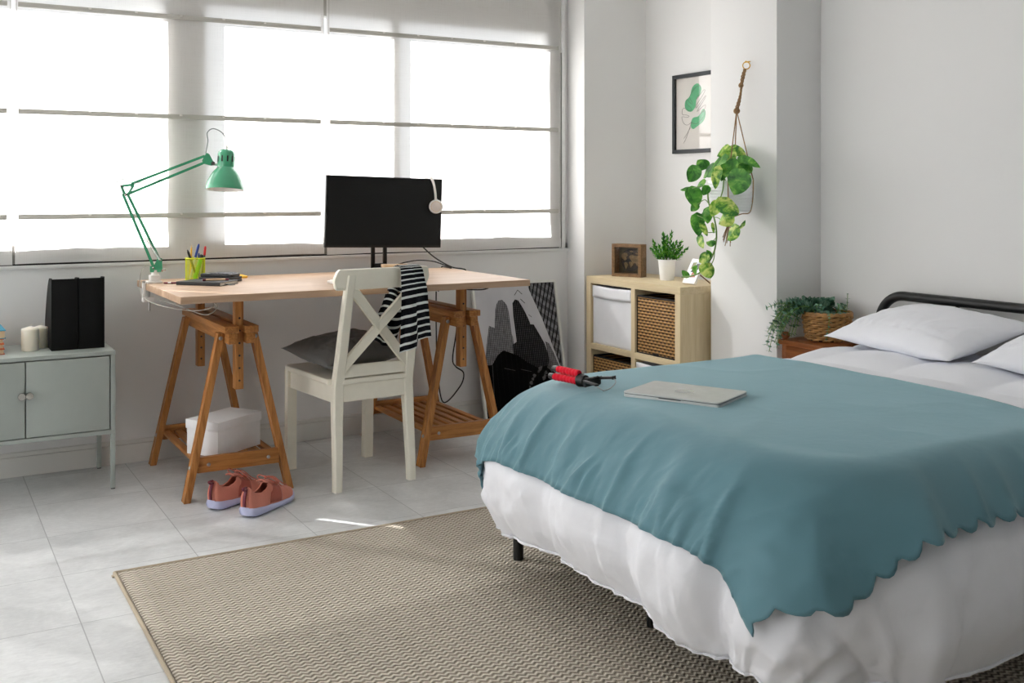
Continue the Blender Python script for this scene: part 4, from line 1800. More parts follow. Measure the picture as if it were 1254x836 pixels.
# lower bracket
m = MB()
pl = [(.889, .872), (.930, .872), (.936, .886), (.934, .930), (.922, .934), (.906, .900), (.889, .896)]
for y in (-.013, .010):
    m.prism(pl, lambda a, b_, c_: Vector((a, LY + y + c_, b_)), .003)
m.tube([(.912, LY - .012, .886), (.912, LY + .012, .886)], .006, 10)
m.build('bracket', M['green'], t)
m = MB()
for p in ((.898, .890), (.926, .924), (.934, .878)):
    m.lathe([(0, .004), (.004, .004), (.006, .0), (0, 0)], (p[0], LY - .013, p[1]), 12, axis=(0, -1, 0))
m.lathe([(0, .012), (.004, .012), (.004, 0), (.0, 0)], (.940, LY, .880), 12, axis=(1, 0, 0))
build_each(m, 'screw', M['chrome'], t)
# two bars of the lower arm
m = MB()
for (a, b_) in (((.900, .898), (.777, 1.206)), ((.925, .926), (.795, 1.208))):
    m.beam((a[0], LY, a[1]), (b_[0], LY, b_[1]), .0085, .0085, (0, 1, 0), .001)
m.build('lower_arm', M['green'], t)
# elbow plate
m = MB()
pl = [(.764, 1.243), (.776, 1.246), (.822, 1.252), (.822, 1.240), (.806, 1.212), (.797, 1.199), (.782, 1.198), (.776, 1.210)]
hole = [(.782, 1.238), (.808, 1.240), (.797, 1.217), (.787, 1.216)]
ring_o = [Vector((a, 0, b_)) for a, b_ in pl]
for y in (-.010, .007):
    A = [m.bm.verts.new((a, LY + y, b_)) for a, b_ in pl]
    Bv = [m.bm.verts.new((a, LY + y + .003, b_)) for a, b_ in pl]
    n_ = len(pl)
    # rim made of thin strips so the plate keeps its opening
    cx_, cz_ = sum(a for a, _ in pl) / n_, sum(b_ for _, b_ in pl) / n_
    A2 = [m.bm.verts.new((lerp(a, cx_, .45), LY + y, lerp(b_, cz_, .45))) for a, b_ in pl]
    B2 = [m.bm.verts.new((lerp(a, cx_, .45), LY + y + .003, lerp(b_, cz_, .45))) for a, b_ in pl]
    for i in range(n_):
        k = (i + 1) % n_
        m.bm.faces.new((A[i], A[k], A2[k], A2[i]))
        m.bm.faces.new((Bv[i], Bv[k], B2[k], B2[i]))
        m.bm.faces.new((A[i], A[k], Bv[k], Bv[i]))
        m.bm.faces.new((A2[i], A2[k], B2[k], B2[i]))
m.build('elbow', M['green'], t)
m = MB()
for p in ((.768, 1.240), (.787, 1.203)):
    m.lathe([(0, .004), (.004, .004), (.006, .0), (0, 0)], (p[0], LY - .010, p[1]), 12, axis=(0, -1, 0))
build_each(m, 'screw', M['chrome'], t)
m = MB()
for (a, b_) in (((.812, 1.250), (1.116, 1.372)), ((.802, 1.208), (1.122, 1.346))):
    m.beam((a[0], LY, a[1]), (b_[0], LY, b_[1]), .0085, .0085, (0, 1, 0), .001)
m.build('upper_arm', M['green'], t)
# springs
def coil(p0, p1, r, turns, wire):
    p0, p1 = Vector(p0), Vector(p1)
    d = (p1 - p0).normalized()
    a = d.orthogonal().normalized()
    c = d.cross(a)
    mm = MB()
    N = turns * 8
    mm.tube([p0.lerp(p1, i / N) + a * r * math.cos(i / 8 * 2 * PI) + c * r * math.sin(i / 8 * 2 * PI) for i in range(N + 1)], wire, 5)
    return mm


coil((.868, LY - .010, 1.020), (.925, LY - .010, .925), .0042, 26, .0011).build('spring', M['chrome'], t)
coil((.868, LY + .010, 1.020), (.925, LY + .010, .925), .0042, 26, .0011).build('spring', M['chrome'], t)
coil((.822, LY - .010, 1.248), (.94, LY - .010, 1.276), .0042, 30, .0011).build('spring', M['chrome'], t)
coil((.822, LY + .010, 1.248), (.94, LY + .010, 1.276), .0042, 30, .0011).build('spring', M['chrome'], t)
# head bracket
m = MB()
pl = [(1.108, 1.352), (1.126, 1.386), (1.136, 1.380), (1.156, 1.342), (1.148, 1.330), (1.116, 1.338)]
for y in (-.010, .007):
    m.prism(pl, lambda a, b_, c_: Vector((a, LY + y + c_, b_)), .003)
m.build('head_bracket', M['green'], t)
m = MB()
m.tube([(1.142, LY, 1.345), (1.160, LY, 1.336), (1.182, LY - .004, 1.334), (1.202, LY - .01, 1.336)], .0052, 10)
m.lathe([(0, .010), (.009, .010), (.009, -.010), (0, -.010)], (1.152, LY, 1.340), 14, axis=(0, 1, 0))
m.build('swivel', M['chrome'], t)
# shade: bell and slotted cap
AX = Vector((.07, .10, 1.0)).normalized()
sc_ = Vector((1.198, LY - .03, 1.224))
m = MB()
m.lathe([(.0835, 0), (.0845, .003), (.081, .020), (.074, .042), (.064, .064), (.052, .082), (.041, .094), (.036, .100)], sc_, 56, axis=AX)
sh = m.build('shade', M['green'], t, angle=60)
m = MB()
m.lathe([(.0833, .0005), (.0795, .020), (.0725, .042), (.0625, .0635), (.0505, .0815), (.039, .0935), (.0, .0975)], sc_, 56, axis=AX)
m.build('shade_lining', M['lamp_in'], sh, angle=60)
m = MB()
m.lathe([(.036, .099), (.0375, .104), (.0375, .158), (.034, .170), (.024, .177), (.008, .179), (0, .179)], sc_, 40, axis=AX)
cp = m.build('lamp_cap', M['green'], sh, angle=50)
q_ = Vector((0, 0, 1)).rotation_difference(AX).to_matrix()
m = MB()
for i in range(10):
    a = 2 * PI * i / 10 + .2
    d = Vector((math.cos(a), math.sin(a), 0))
    p0 = sc_ + q_ @ (d * .0372 + Vector((0, 0, .122)))
    p1 = sc_ + q_ @ (d * .0372 + Vector((0, 0, .148)))
    m.beam(p0, p1, .0062, .0015, q_ @ d, .0004)
build_each(m, 'vent_slot', M['ink_black'], cp)
m = MB()
m.lathe([(0, .179), (.0055, .179), (.0055, .192), (.004, .196), (0, .196)], sc_, 14, axis=AX)
m.build('cable_nipple', M['white_plastic'], cp)
m = MB()
m.lathe([(0, .095), (.016, .092), (.018, .07), (.024, .05), (.026, .035), (.02, .018), (0, .012)], sc_, 24, axis=AX)
m.build('light_bulb', M['lamp_in'], sh)
top = sc_ + q_ @ Vector((0, 0, .194))
m = MB()
m.tube(spline([top, top + Vector((-.002, .0, .030)), top + Vector((-.024, 0, .062)), top + Vector((-.060, 0, .076)), top + Vector((-.085, 0, .058)), top + Vector((-.083, 0, .02)), (1.122, LY, 1.384)], 8), .0022, 8)
m.build('cable', M['cable_grey'], t)
m = MB()
m.tube(spline([(.812, LY, 1.252), (.800, LY, 1.262), (.772, LY, 1.268), (.748, LY, 1.252), (.748, LY, 1.236), (.764, LY, 1.234)], 8), .0022, 8)
m.build('cable', M['cable_grey'], t)
m = MB()
m.tube(spline([(.896, LY + .012, .895), (.872, LY + .01, .90), (.850, LY, .87), (.846, LY, .80), (.856, LY - .05, .765), (.90, LY - .20, .745), (.985, LY - .36, .738), (1.05, LY - .42, .757), (1.06, LY - .30, .785)], 10), .0019, 8)
m.tube(spline([(.90, LY - .10, .762), (.94, LY - .26, .755), (1.02, LY - .42, .725), (1.06, LY - .44, .765), (1.02, LY - .3, .785)], 10), .0016, 8)
m.build('cable', M['cable_white'], t)

# ------------------------------------------------------------------ pencil cup and pens
PC = Vector((1.088, 4.660, DZ))
t = thing('pencil_cup', PC, 'yellow wire-mesh pencil cup standing on the desk', 'cup')
m = MB()
R0, H0 = .0415, .098
m.grid(lambda u, v: PC + Vector((R0 * math.cos(2 * PI * u), R0 * math.sin(2 * PI * u), .003 + v * (H0 - .006))), 72, 26, closed_u=True)
m.build('mesh_wall', M['yellow_mesh'], t, smooth=False, mods=[('WIREFRAME', {'thickness': .0013, 'use_even_offset': False})])
m = MB()
for z in (.0028, H0):
    m.tube([PC + Vector((R0 * math.cos(2 * PI * i / 48), R0 * math.sin(2 * PI * i / 48), z)) for i in range(48)], .0026, 8, closed=True)
m.build('rim', M['yellow_mesh'], t)
m = MB()
m.lathe([(0, .0015), (R0, .0015), (R0, .0035), (0, .0035)], PC, 36)
m.build('base', M['yellow_mesh'], t)


def stick(name, p0, p1, parts, label, group='pens in the yellow cup'):
    """parts: (material, radius profile list of (t, r))"""
    p0, p1 = Vector(p0), Vector(p1)
    tt = thing(name, p0, label, 'marker' if 'marker' in name else name.split('_')[0], group)
    for nm, mt, prof in parts:
        m = MB()
        L = (p1 - p0).length
        m.lathe([(0, prof[0][0] * L)] + [(r, a * L) for a, r in prof] + [(0, prof[-1][0] * L)], p0, 12, axis=(p1 - p0))
        m.build(nm, mt, tt, angle=35)
    return tt


def pc(x, y, z):
    return PC + Vector((x, y, z))


stick('pen', pc(.006, -.012, .005), pc(-.036, -.010, .136), [('barrel', M['ink_black'], [(0, .002), (.08, .0045), (.62, .0048)]), ('cap', M['ink_black'], [(.62, .0055), (.9, .0052), (1, .002)])], 'black pen leaning to the left in the yellow cup')
stick('pencil', pc(-.018, .016, .005), pc(-.012, .018, .157), [('shaft', M['pencil_y'], [(0, .0038), (.90, .0038)]), ('tip', M['pale_wood'], [(.90, .0038), (1, .0008)])], 'yellow pencil standing point up in the yellow cup')
stick('pen', pc(-.022, .006, .005), pc(.016, .002, .160), [('barrel', M['white_plastic'], [(0, .002), (.06, .0044), (.62, .0046)]), ('cap', M['ink_blue'], [(.62, .0058), (.92, .0058), (1, .003)])], 'blue-capped white pen, tallest in the yellow cup')
stick('pen', pc(.020, .014, .005), pc(.020, .018, .118), [('barrel', M['ink_blue'], [(0, .002), (.06, .0042), (.9, .0044), (1, .003)])], 'short blue pen beside the red one in the yellow cup')
stick('pen', pc(.028, -.002, .005), pc(.052 - .006, .008, .149), [('barrel', M['ink_black'], [(0, .002), (.06, .0044), (.72, .0046)]), ('cap', M['ink_red'], [(.72, .0056), (.94, .0056), (1, .0035)])], 'red-capped pen leaning right in the yellow cup')
stick('marker_pen', pc(-.006, -.012, .006), pc(.029, -.006, .112), [('barrel', M['ink_green'], [(0, .004), (.06, .0098), (.80, .0098)]), ('cap', M['ink_black'], [(.80, .0104), (.97, .0104), (1, .008)])], 'fat green marker with black cap in the yellow cup')

# notebook, pens on it, calculator, notes
NR = Matrix.Rotation(math.radians(-47), 4, 'Z')
nc = Vector((1.088, 4.440, DZ))
t = thing('notebook', nc, 'black closed notebook with elastic and ribbon lying on the desk', 'notebook')


def nbox(mb, x0, x1, y0, y1, z0, z1, bv=.001, o=nc, R=NR):
    mb.box((o.x + x0, o.y + y0, o.z + z0), (o.x + x1, o.y + y1, o.z + z1), bv, rot=R, pivot=o)


m = MB()
nbox(m, -.105, .105, -.070, .070, 0, .0022, .001)
nbox(m, -.105, .105, -.070, .070, .0128, .015, .001)
nbox(m, -.105, .105, -.071, -.0685, .0, .015, .001)
m.build('cover', M['notebook'], t)
m = MB()
nbox(m, -.102, .102, -.0685, .067, .0022, .0128, 0)
m.build('pages', M['paper'], t)
m = MB()
nbox(m, .084, .090, .0664, .0712, -.0, .0158, .0005)
nbox(m, .084, .090, -.0715, .0712, .0149, .0158, .0003)
m.build('elastic', M['ink_black'], t)
m = MB()
p0 = nc + NR @ Vector((.101, -.03, .006))
m.tube(spline([p0, p0 + NR @ Vector((.012, .0, -.001)), p0 + NR @ Vector((.022, .012, -.0045)), p0 + NR @ Vector((.030, .030, -.0048))], 6), .0016, 6, flat=1.8)
m.build('ribbon', M['ink_black'], t)
a_ = nc + NR @ Vector((-.006, -.028, .0205))
b2 = nc + NR @ Vector((.085, .030, .0205))
stick('pen', a_, b2, [('barrel', M['pale_wood'], [(.12, .0046), (.86, .0046)]), ('cap', M['maroon'], [(0, .003), (.02, .0052), (.12, .0052)]), ('tip', M['maroon'], [(.86, .0052), (.97, .0048), (1, .002)])], 'cardboard pen with dark red ends lying on the black notebook', None)
stick('pencil', (.930, 4.545, DZ + .0042), (1.028, 4.495, DZ + .0042), [('shaft', M['maroon'], [(.28, .0038), (1, .0038)]), ('ferrule', M['chrome'], [(.16, .0041), (.28, .0041)]), ('eraser', M['maroon'], [(0, .003), (.04, .0038), (.16, .0038)])], 'maroon pencil with eraser lying on the desk left of the notebook', None)
c2 = Vector((1.168, 4.545, DZ))
CRT = Matrix.Rotation(math.radians(-46), 4, 'Z')
t = thing('calculator_case', c2, 'black folded wallet lying under the calculator on the desk', 'wallet')
m = MB()
nbox(m, -.078, .078, -.05, .05, 0, .012, .003, c2, CRT)
nbox(m, -.076, .078, -.05, .05, .012, .022, .003, c2, CRT)
m.build('wallet', M['notebook'], t)
t.name = 'wallet'
c3 = c2 + Vector((0, 0, .022))
t = thing('calculator', c3, 'dark calculator with rows of keys on top of the wallet', 'calculator')
m = MB()
nbox(m, -.073, .073, -.042, .042, 0, .014, .004, c3, CRT)
m.build('body', M['black_plastic'], t)
m = MB()
nbox(m, -.066, -.038, -.034, .034, .0135, .0148, .0004, c3, CRT)
m.build('display', M['lcd'], t)
for r in range(5):
    for k in range(4):
        m = MB()
        nbox(m, -.028 + r * .019, -.028 + r * .019 + .0135, -.036 + k * .0185, -.036 + k * .0185 + .014, .0135, .0168, .001, c3, CRT)
        m.build('key', M['calc_key'], t)
t = thing('sticky_notes', (1.27, 4.66, DZ), 'yellow-orange pad of paper notes behind the calculator', 'notes')
m = MB()
for i in range(3):
    m.box((1.225 + .002 * i, 4.665, DZ + .003 * i), (1.325, 4.785 - .002 * i, DZ + .003 * i + .0028), .0004, rot=Matrix.Rotation(math.radians(-6 + 2 * i), 4, 'Z'), pivot=(1.27, 4.72, DZ))
m.build('pad', M['sticky'], t)

# ------------------------------------------------------------------ leaning poster
PW, PH = .53, .73
p_b = Vector((2.602, 4.770, .004))
p_u = Vector((1, .0, .0))
p_v = Vector((-.028, .108, .722))
p_v = p_v.normalized()
p_n = p_u.cross(p_v).normalized()      # faces the room
if p_n.y > 0:
    p_n = -p_n
t = thing('framed_poster', p_b, 'large white-framed black and white skyline photograph leaning on the wall under the desk end', 'picture')


def Q(a, b_, c_=0.0):
    return p_b + p_u * a + p_v * b_ + p_n * c_


m = MB()
fw = .013
for a0, a1, b0, b1 in ((0, PW, 0, fw), (0, PW, PH - fw, PH), (0, fw, fw, PH - fw), (PW - fw, PW, fw, PH - fw)):
    m.prism([(a0, b0), (a1, b0), (a1, b1), (a0, b1)], lambda a, b_, c_: Q(a, b_, c_ - .002), .018)
m.build('frame', M['frame_white'], t, smooth=False)
m = MB()
m.prism([(.004, .004), (PW - .004, .004), (PW - .004, PH - .004), (.004, PH - .004)], lambda a, b_, c_: Q(a, b_, c_), .004)
m.build('backing', M['ink_black'], t, smooth=False)


def tower_mat(name, dark, light, sx, sz, duty=.5, rot=0.0):
    q = NT(name)
    uv = q.n('TexCoord').outputs['UV']
    mp = q.mapping(uv, (1, 1, 1), (0, 0, rot))
    sp = q.n('SeparateXYZ', Vector=mp)
    fx = q.math('GREATER_THAN', q.math('FRACT', q.math('MULTIPLY', sp.outputs[0], sx)), duty)
    fz = q.math('GREATER_THAN', q.math('FRACT', q.math('MULTIPLY', sp.outputs[1], sz)), .45)
    wn = q.noise(mp, 26, 3).outputs[0]
    k = q.math('MULTIPLY', q.math('MULTIPLY', fx, q.math('ADD', .45, q.math('MULTIPLY', fz, .55))), q.math('MULTIPLY', wn, 1.7))
    q.bsdf(q.mix(k, rgb(*dark), rgb(*light)), .6, 0, None, .04)
    return q.m


def sky_mat():
    q = NT('print_sky')
    uv = q.n('TexCoord').outputs['UV']
    n1 = q.noise(uv, 2.2, 3).outputs[0]
    q.bsdf(q.ramp(n1, [(.3, rgb(186, 186, 192)), (.7, rgb(210, 210, 214))]), .5, 0, None, .3)
    return q.m


m = MB()
IW, IH = PW - 2 * fw, PH - 2 * fw


def PP(u, v, c_):
    return Q(fw + u * IW, fw + (1 - v) * IH, c_)


def pic(mb, poly, layer, mi):
    vs = [mb.bm.verts.new(PP(min(max(u, 0), 1), min(max(v, 0), 1), .0045 + layer * .00035)) for u, v in poly]
    f = mb.bm.faces.new(vs)
    f.material_index = mi
    for lp, (u, v) in zip(f.loops, poly):
        lp[mb.uv].uv = (u, 1 - v)


pm = [sky_mat(), tower_mat('print_tower_light', (70, 70, 73), (150, 150, 154), 46, 70, .35), tower_mat('print_tower_dark', (18, 18, 19), (84, 84, 86), 44, 60, .55),
      tower_mat('print_black_block', (8, 8, 9), (24, 24, 25), 16, 30, .80), tower_mat('print_window_block', (16, 16, 17), (140, 140, 144), 22, 15, .30, .42), plain('print_blur_grey', (78, 78, 80), .6, var=.5, nscale=60)]
pic(m, [(0, 0), (1, 0), (1, 1), (0, 1)], 0, 0)
# right-hand slanting block of windows
pic(m, [(.67, 0), (1, 0), (1, .70), (.955, .62), (.90, .49), (.80, .27), (.68, .055)], 1, 4)
# light tower with its lower wing
pic(m, [(.255, .150), (.285, .120), (.330, .115), (.365, .140), (.385, .165), (.395, .20), (.405, .38), (.415, .40), (.425, .55), (.20, .62), (.205, .32), (.235, .19)], 2, 1)
pic(m, [(.14, .305), (.235, .335), (.24, .62), (.05, .66), (.055, .55), (.09, .44)], 3, 1)
# second tower
pic(m, [(.455, .145), (.475, .130), (.49, .118), (.53, .128), (.56, .165), (.60, .22), (.645, .30), (.66, .42), (.66, .66), (.46, .66), (.455, .40), (.448, .25)], 2, 2)
pic(m, [(.405, .46), (.46, .44), (.47, .38), (.50, .355), (.55, .345), (.57, .30), (.63, .315), (.69, .32), (.75, .40), (.80, .47), (.83, .55), (.86, .63), (.89, .75), (.40, .75)], 3, 2)
pic(m, [(.81, .455), (.86, .475), (.91, .56), (.955, .66), (.98, .74), (.86, .74)], 3, 1)
# dark blocks at street level
pic(m, [(0, .62), (.03, .60), (.13, .60), (.20, .535), (.26, .505), (.29, .500), (.45, .545), (.55, .60), (.70, .66), (.80, .64), (.88, .70), (1, .72), (1, 1), (0, 1)], 4, 3)
pic(m, [(.27, .63), (.40, .655), (.40, .659), (.27, .634)], 5, 5)
pic(m, [(.47, .65), (.60, .675), (.60, .679), (.47, .654)], 5, 5)
pic(m, [(.13, .60), (.135, .60), (.115, .86), (.11, .86)], 5, 5)
for i in range(16):
    rr_ = .012 + .010 * abs(math.sin(i * 5.3))
    a, c_ = .56 + .30 * abs(math.sin(i * 1.9)), .79 - .16 * abs(math.sin(i * 1.9)) + .05 * math.sin(i * 3.7)
    pic(m, [(a + rr_ * math.cos(k) * (1 + .3 * math.sin(3 * k + i)), c_ + rr_ * .75 * math.sin(k)) for k in [2 * PI * j / 12 for j in range(12)]], 5 + .2 * i, 5)
# masts
for pts in ([(.485, .085), (.535, .045), (.588, .080), (.583, .083), (.535, .051), (.490, .089)], [(.56, .115), (.61, .15), (.607, .155), (.555, .12)], [(.64, .24), (.675, .26), (.673, .264), (.638, .245)]):
    pic(m, pts, 4, 2)
m.build('print', pm, t, smooth=False)
m = MB()
# ------------------------------------------------------------------ cube shelf
SX0, SX1, SY0, SY1, SH = 3.190, 3.575, 3.892, 4.688, .757
t = thing('cube_shelf', (3.38, 4.29, 0), 'pale birch cube shelf with four openings standing in the wall niche', 'shelf')
m = MB(); m.box((SX0, SY0, SH - .037), (SX1, SY1, SH), .0015); m.build('top', M['birch_y'], t)
m = MB(); m.box((SX0, SY0, .0), (SX1, SY1, .037), .0015); m.build('bottom', M['birch_y'], t)
for y0, y1 in ((SY0, SY0 + .040), (SY1 - .040, SY1)):
    m = MB(); m.box((SX0, y0, .037), (SX1, y1, SH - .037), .001); m.build('side', M['birch'], t)
m = MB(); m.box((SX0 + .002, 4.255, .037), (SX1, 4.287, SH - .037), .001); m.build('divider', M['birch'], t)
for y0, y1 in ((SY0 + .04, 4.255), (4.287, SY1 - .04)):
    m = MB(); m.box((SX0 + .002, y0, .366), (SX1, y1, .397), .001); m.build('shelf', M['birch_y'], t)
m = MB(); m.box((SX1 - .004, SY0 + .04, .037), (SX1, SY1 - .04, SH - .037), 0); m.build('back', M['birch'], t)
m = MB()
for z in (.69, .655, .435, .33, .30):
    m.lathe([(0, .0006), (.003, .0006), (.003, 0), (0, 0)], (SX0 + .03, SY1 - .0400, z), 10, axis=(0, -1, 0))
build_each(m, 'peg_hole', M['ink_black'], t)


def fabric_bin(y0, y1, z0, h, label):
    tt = thing('fabric_bin', (3.30, (y0 + y1) / 2, z0), label, 'storage bin', 'fabric bins in the cube shelf')
    m = MB()
    x0, x1 = 3.202, 3.54

    def sidewall(u, v):
        # round the four walls, bottom to top
        P4 = [(x0, y1), (x0, y0), (x1, y0), (x1, y1)]
        k = u * 4
        i = min(int(k), 3)
        a, b_ = P4[i], P4[(i + 1) % 4]
        f = k - i
        x, y = lerp(a[0], b_[0], f), lerp(a[1], b_[1], f)
        sag = math.sin(PI * f)
        nn = [(-1, 0), (0, -1), (1, 0), (0, 1)][i]
        o = -.004 * sag * math.sin(PI * v) + .0035 * nz(x * 9 + f * 3, v * 4, z0) * sag
        o += .004 * math.exp(-((f - .35 - .45 * (1 - v)) / .05) ** 2) * sag
        return Vector((x + nn[0] * o, y + nn[1] * o, z0 + v * h - .004 * sag * (1 if v > .9 else 0)))
    m.grid(sidewall, 64, 24, closed_u=False)
    m.build('walls', M['bin'], tt, angle=50, mods=[('SOLIDIFY', {'thickness': .004, 'offset': -1.0})])
    m = MB()
    m.grid(lambda u, v: Vector((x0 - .0035 + .0008 * nz(u * 6, v * 3), lerp(y0 + .001, y1 - .001, u), z0 + h - .062 + .062 * v - .004 * math.sin(PI * u))), 20, 4)
    m.build('top_band', M['bin'], tt, mods=[('SOLIDIFY', {'thickness': .002})])
    m = MB()
    m.box((x0 + .004, y0 + .004, z0), (x1 - .004, y1 - .004, z0 + .004), 0)
    m.build('base', M['bin'], tt)
    return tt


def basket(y0, y1, z0, h, label):
    tt = thing('wicker_basket', (3.30, (y0 + y1) / 2, z0), label, 'basket', 'wicker baskets in the cube shelf')
    x0, x1 = 3.204, 3.54
    for lo, hi in (((x0, y0, z0), (x0 + .006, y1, z0 + h)), ((x1 - .006, y0, z0), (x1, y1, z0 + h)), ((x0 + .006, y0, z0), (x1 - .006, y0 + .006, z0 + h)), ((x0 + .006, y1 - .006, z0), (x1 - .006, y1, z0 + h)), ((x0 + .006, y0 + .006, z0), (x1 - .006, y1 - .006, z0 + .006))):
        m = MB()
        m.box(lo, hi, .002)
        m.build('wall' if hi[2] - lo[2] > .05 else 'base', M['wicker'], tt)
    m = MB()
    for lo, hi in (((x0 - .002, y0 - .001, z0 + h), (x0 + .009, y1 + .001, z0 + h + .009)), ((x1 - .009, y0, z0 + h), (x1, y1, z0 + h + .009)), ((x0, y0 - .001, z0 + h), (x1, y0 + .009, z0 + h + .009)), ((x0, y1 - .009, z0 + h), (x1, y1 + .001, z0 + h + .009))):
        m.box(lo, hi, .002)
    m.build('rim', M['rim_black'], tt)
    m = MB()
    m.box((x0 - .002, y0 - .001, z0), (x0 + .002, y1 + .001, z0 + .007), .001)
    m.box((x0 - .0025, y0 - .001, z0), (x0 + .002, y0 + .004, z0 + h), .001)
    m.box((x0 - .0025, y1 - .004, z0), (x0 + .002, y1 + .001, z0 + h), .001)
    m.build('piping', M['rim_black'], tt)
    m = MB()
    ym = (y0 + y1) / 2
    m.box((x0 - .006, ym - .022, z0 - .0), (x0 - .001, ym + .022, z0 + .014), .003)
    m.build('pull_tab', M['rim_black'], tt)
    return tt


fabric_bin(4.293, 4.640, .3975, .312, 'white fabric bin in the upper left opening of the cube shelf')
basket(3.938, 4.249, .3975, .283, 'woven brown basket in the upper right opening of the cube shelf')
basket(4.293, 4.640, .0375, .286, 'woven brown basket in the lower left opening of the cube shelf')
fabric_bin(3.938, 4.249, .0375, .312, 'white fabric bin in the lower right opening, mostly hidden by the bed')

# ------------------------------------------------------------------ on the shelf: shadow box with a globe map
SB_A = Vector((3.292, 4.596, SH))
SB_U = (Vector((3.365, 4.431, SH)) - SB_A).normalized()
SB_N = Vector((SB_U.y, -SB_U.x, 0))            # towards the room
if SB_N.x > 0:
    SB_N = -SB_N
t = thing('shadow_box', SB_A, 'brown wooden shadow box with a dark globe map on the cube shelf', 'picture')
SW, SHH, SDP = .180, .176, .062


def S3(a, b_, c_):
    """a across, b up, c from the front backwards"""
    return SB_A + SB_U * a + Vector((0, 0, b_)) - SB_N * c_


m = MB()
fr = .018
for a0, a1, b0, b1 in ((0, SW, 0, fr), (0, SW, SHH - fr, SHH), (0, fr, fr, SHH - fr), (SW - fr, SW, fr, SHH - fr)):
    m.prism([(a0, b0), (a1, b0), (a1, b1), (a0, b1)], lambda a, b_, c_: S3(a, b_, c_), SDP)
m.build('frame', M['box_wood'], t, smooth=False, mods=[('BEVEL', {'width': .0015, 'segments': 2, 'limit_method': 'ANGLE'})])
m = MB()
m.prism([(fr, fr), (SW - fr, fr), (SW - fr, SHH - fr), (fr, SHH - fr)], lambda a, b_, c_: S3(a, b_, SDP - .012 + c_), .004)
m.build('backing', M['map_back'], t, smooth=False)
m = MB()
cx_, cy_, rr_ = SW / 2 + .004, SHH / 2, .060
m.prism([(cx_ + rr_ * math.cos(2 * PI * k / 48), cy_ + rr_ * math.sin(2 * PI * k / 48)) for k in range(48)], lambda a, b_, c_: S3(a, b_, SDP - .020 + c_), .003)
gl_ = m.build('globe', M['map_black'], t, smooth=False)
m = MB()
for poly in ([(-.052, .030), (-.038, .040), (-.022, .038), (-.016, .026), (-.026, .016), (-.022, .006), (-.034, -.004), (-.046, .006), (-.056, .016)],
             [(-.034, -.010), (-.020, -.014), (-.014, -.026), (-.022, -.040), (-.028, -.050), (-.034, -.034), (-.038, -.020)],
             [(-.006, .022), (.008, .030), (.024, .024), (.044, .026), (.054, .014), (.050, .0), (.056, -.012), (.048, -.022), (.040, -.032), (.034, -.018), (.026, -.012), (.020, -.022), (.012, -.010), (.002, .002), (-.006, .010)],
             [(-.002, -.006), (.010, -.010), (.018, -.022), (.008, -.034), (.002, -.040), (-.004, -.024), (-.010, -.012)],
             [(-.010, .046), (.004, .052), (.018, .048), (.010, .042)], [(.030, .038), (.040, .042), (.046, .034), (.036, .032)]):
    m.prism([(cx_ + a, cy_ + b_) for a, b_ in poly], lambda a, b_, c_: S3(a, b_, SDP - .0235 + c_), .003)
m.build('land', M['map_tan'], gl_, smooth=False)
m = MB()
m.prism([(fr, fr), (SW - fr, fr), (SW - fr, SHH - fr), (fr, SHH - fr)], lambda a, b_, c_: S3(a, b_, .010 + c_), .0015)
m.build('glazing', M['glass'], t, smooth=False)

# ------------------------------------------------------------------ leaves
def leaf(mb, base, tip, normal, width, cup=.15, droop=.12, heart=.2, mi=0, nl=8, nw=3, sharp=1.0):
    base, tip = Vector(base), Vector(tip)
    ax = tip - base
    L = ax.length
    ax.normalize()
    n = Vector(normal)
    n = (n - ax * n.dot(ax))
    n = n.normalized() if n.length > 1e-6 else ax.orthogonal().normalized()
    sd = ax.cross(n)

    def fn(u, v):
        s = v * 2 - 1
        # outline: broad near the base, drawn to a point
        if heart > .05:
            w = width / 2 * 1.62 * max(0, u) ** .42 * max(0, 1 - u) ** .82
        else:
            w = width / 2 * (math.sin(PI * min(1, u ** .8)) if 0 < u < 1 else 0)
        back = heart * abs(s) * (1 - u) ** 4 * L * .55
        z = cup * width * (abs(s) ** 1.3) * math.sin(PI * u) - droop * L * u * u + .012 * L * math.sin(u * 14) * abs(s)
        return base + ax * (u * L - back) + sd * (s * w) + n * z
    mb.grid(fn, nl, nw * 2, mi=mi)


TOCAM = Vector((-.66, -.75, .10)).normalized()

# small plant in a white pot
pp = Vector((3.392, 4.245, SH))
t = thing('potted_plant', pp, 'small green plant in a white pot on the cube shelf', 'plant')
m = MB()
m.lathe([(0, 0), (.034, 0), (.036, .003), (.0455, .100), (.047, .104), (.047, .108), (.044, .108), (.043, .100), (.041, .085), (0, .085)], pp, 40)
m.build('pot', M['white_glaze'], t, angle=40)
m = MB()
m.lathe([(.0415, .088), (.02, .094), (0, .095)], pp, 24)
m.build('soil', M['soil'], t)
m = MB()
st = MB()
rnd = random.Random(5)
specs = [(-.02, .0, .150, 0, 0), (.012, .01, .160, .1, .0), (-.005, -.012, .148, -.1, .1), (.018, -.008, .125, .6, -.1), (-.022, .012, .12, -.5, .2), (.0, .018, .14, .1, .4), (.006, -.02, .11, .2, -.5), (-.012, -.02, .10, -.5, -.4), (.022, .004, .10, .9, .2), (-.026, -.006, .095, -.95, .0), (.026, -.01, .105, 1.25, -.1), (-.02, .02, .10, -.6, .6), (.0, .0, .13, 0, -.15), (.016, .016, .12, .5, .5)]
RIGHT = Vector((.86, -.50, 0))
FWD = Vector((.50, .86, 0))
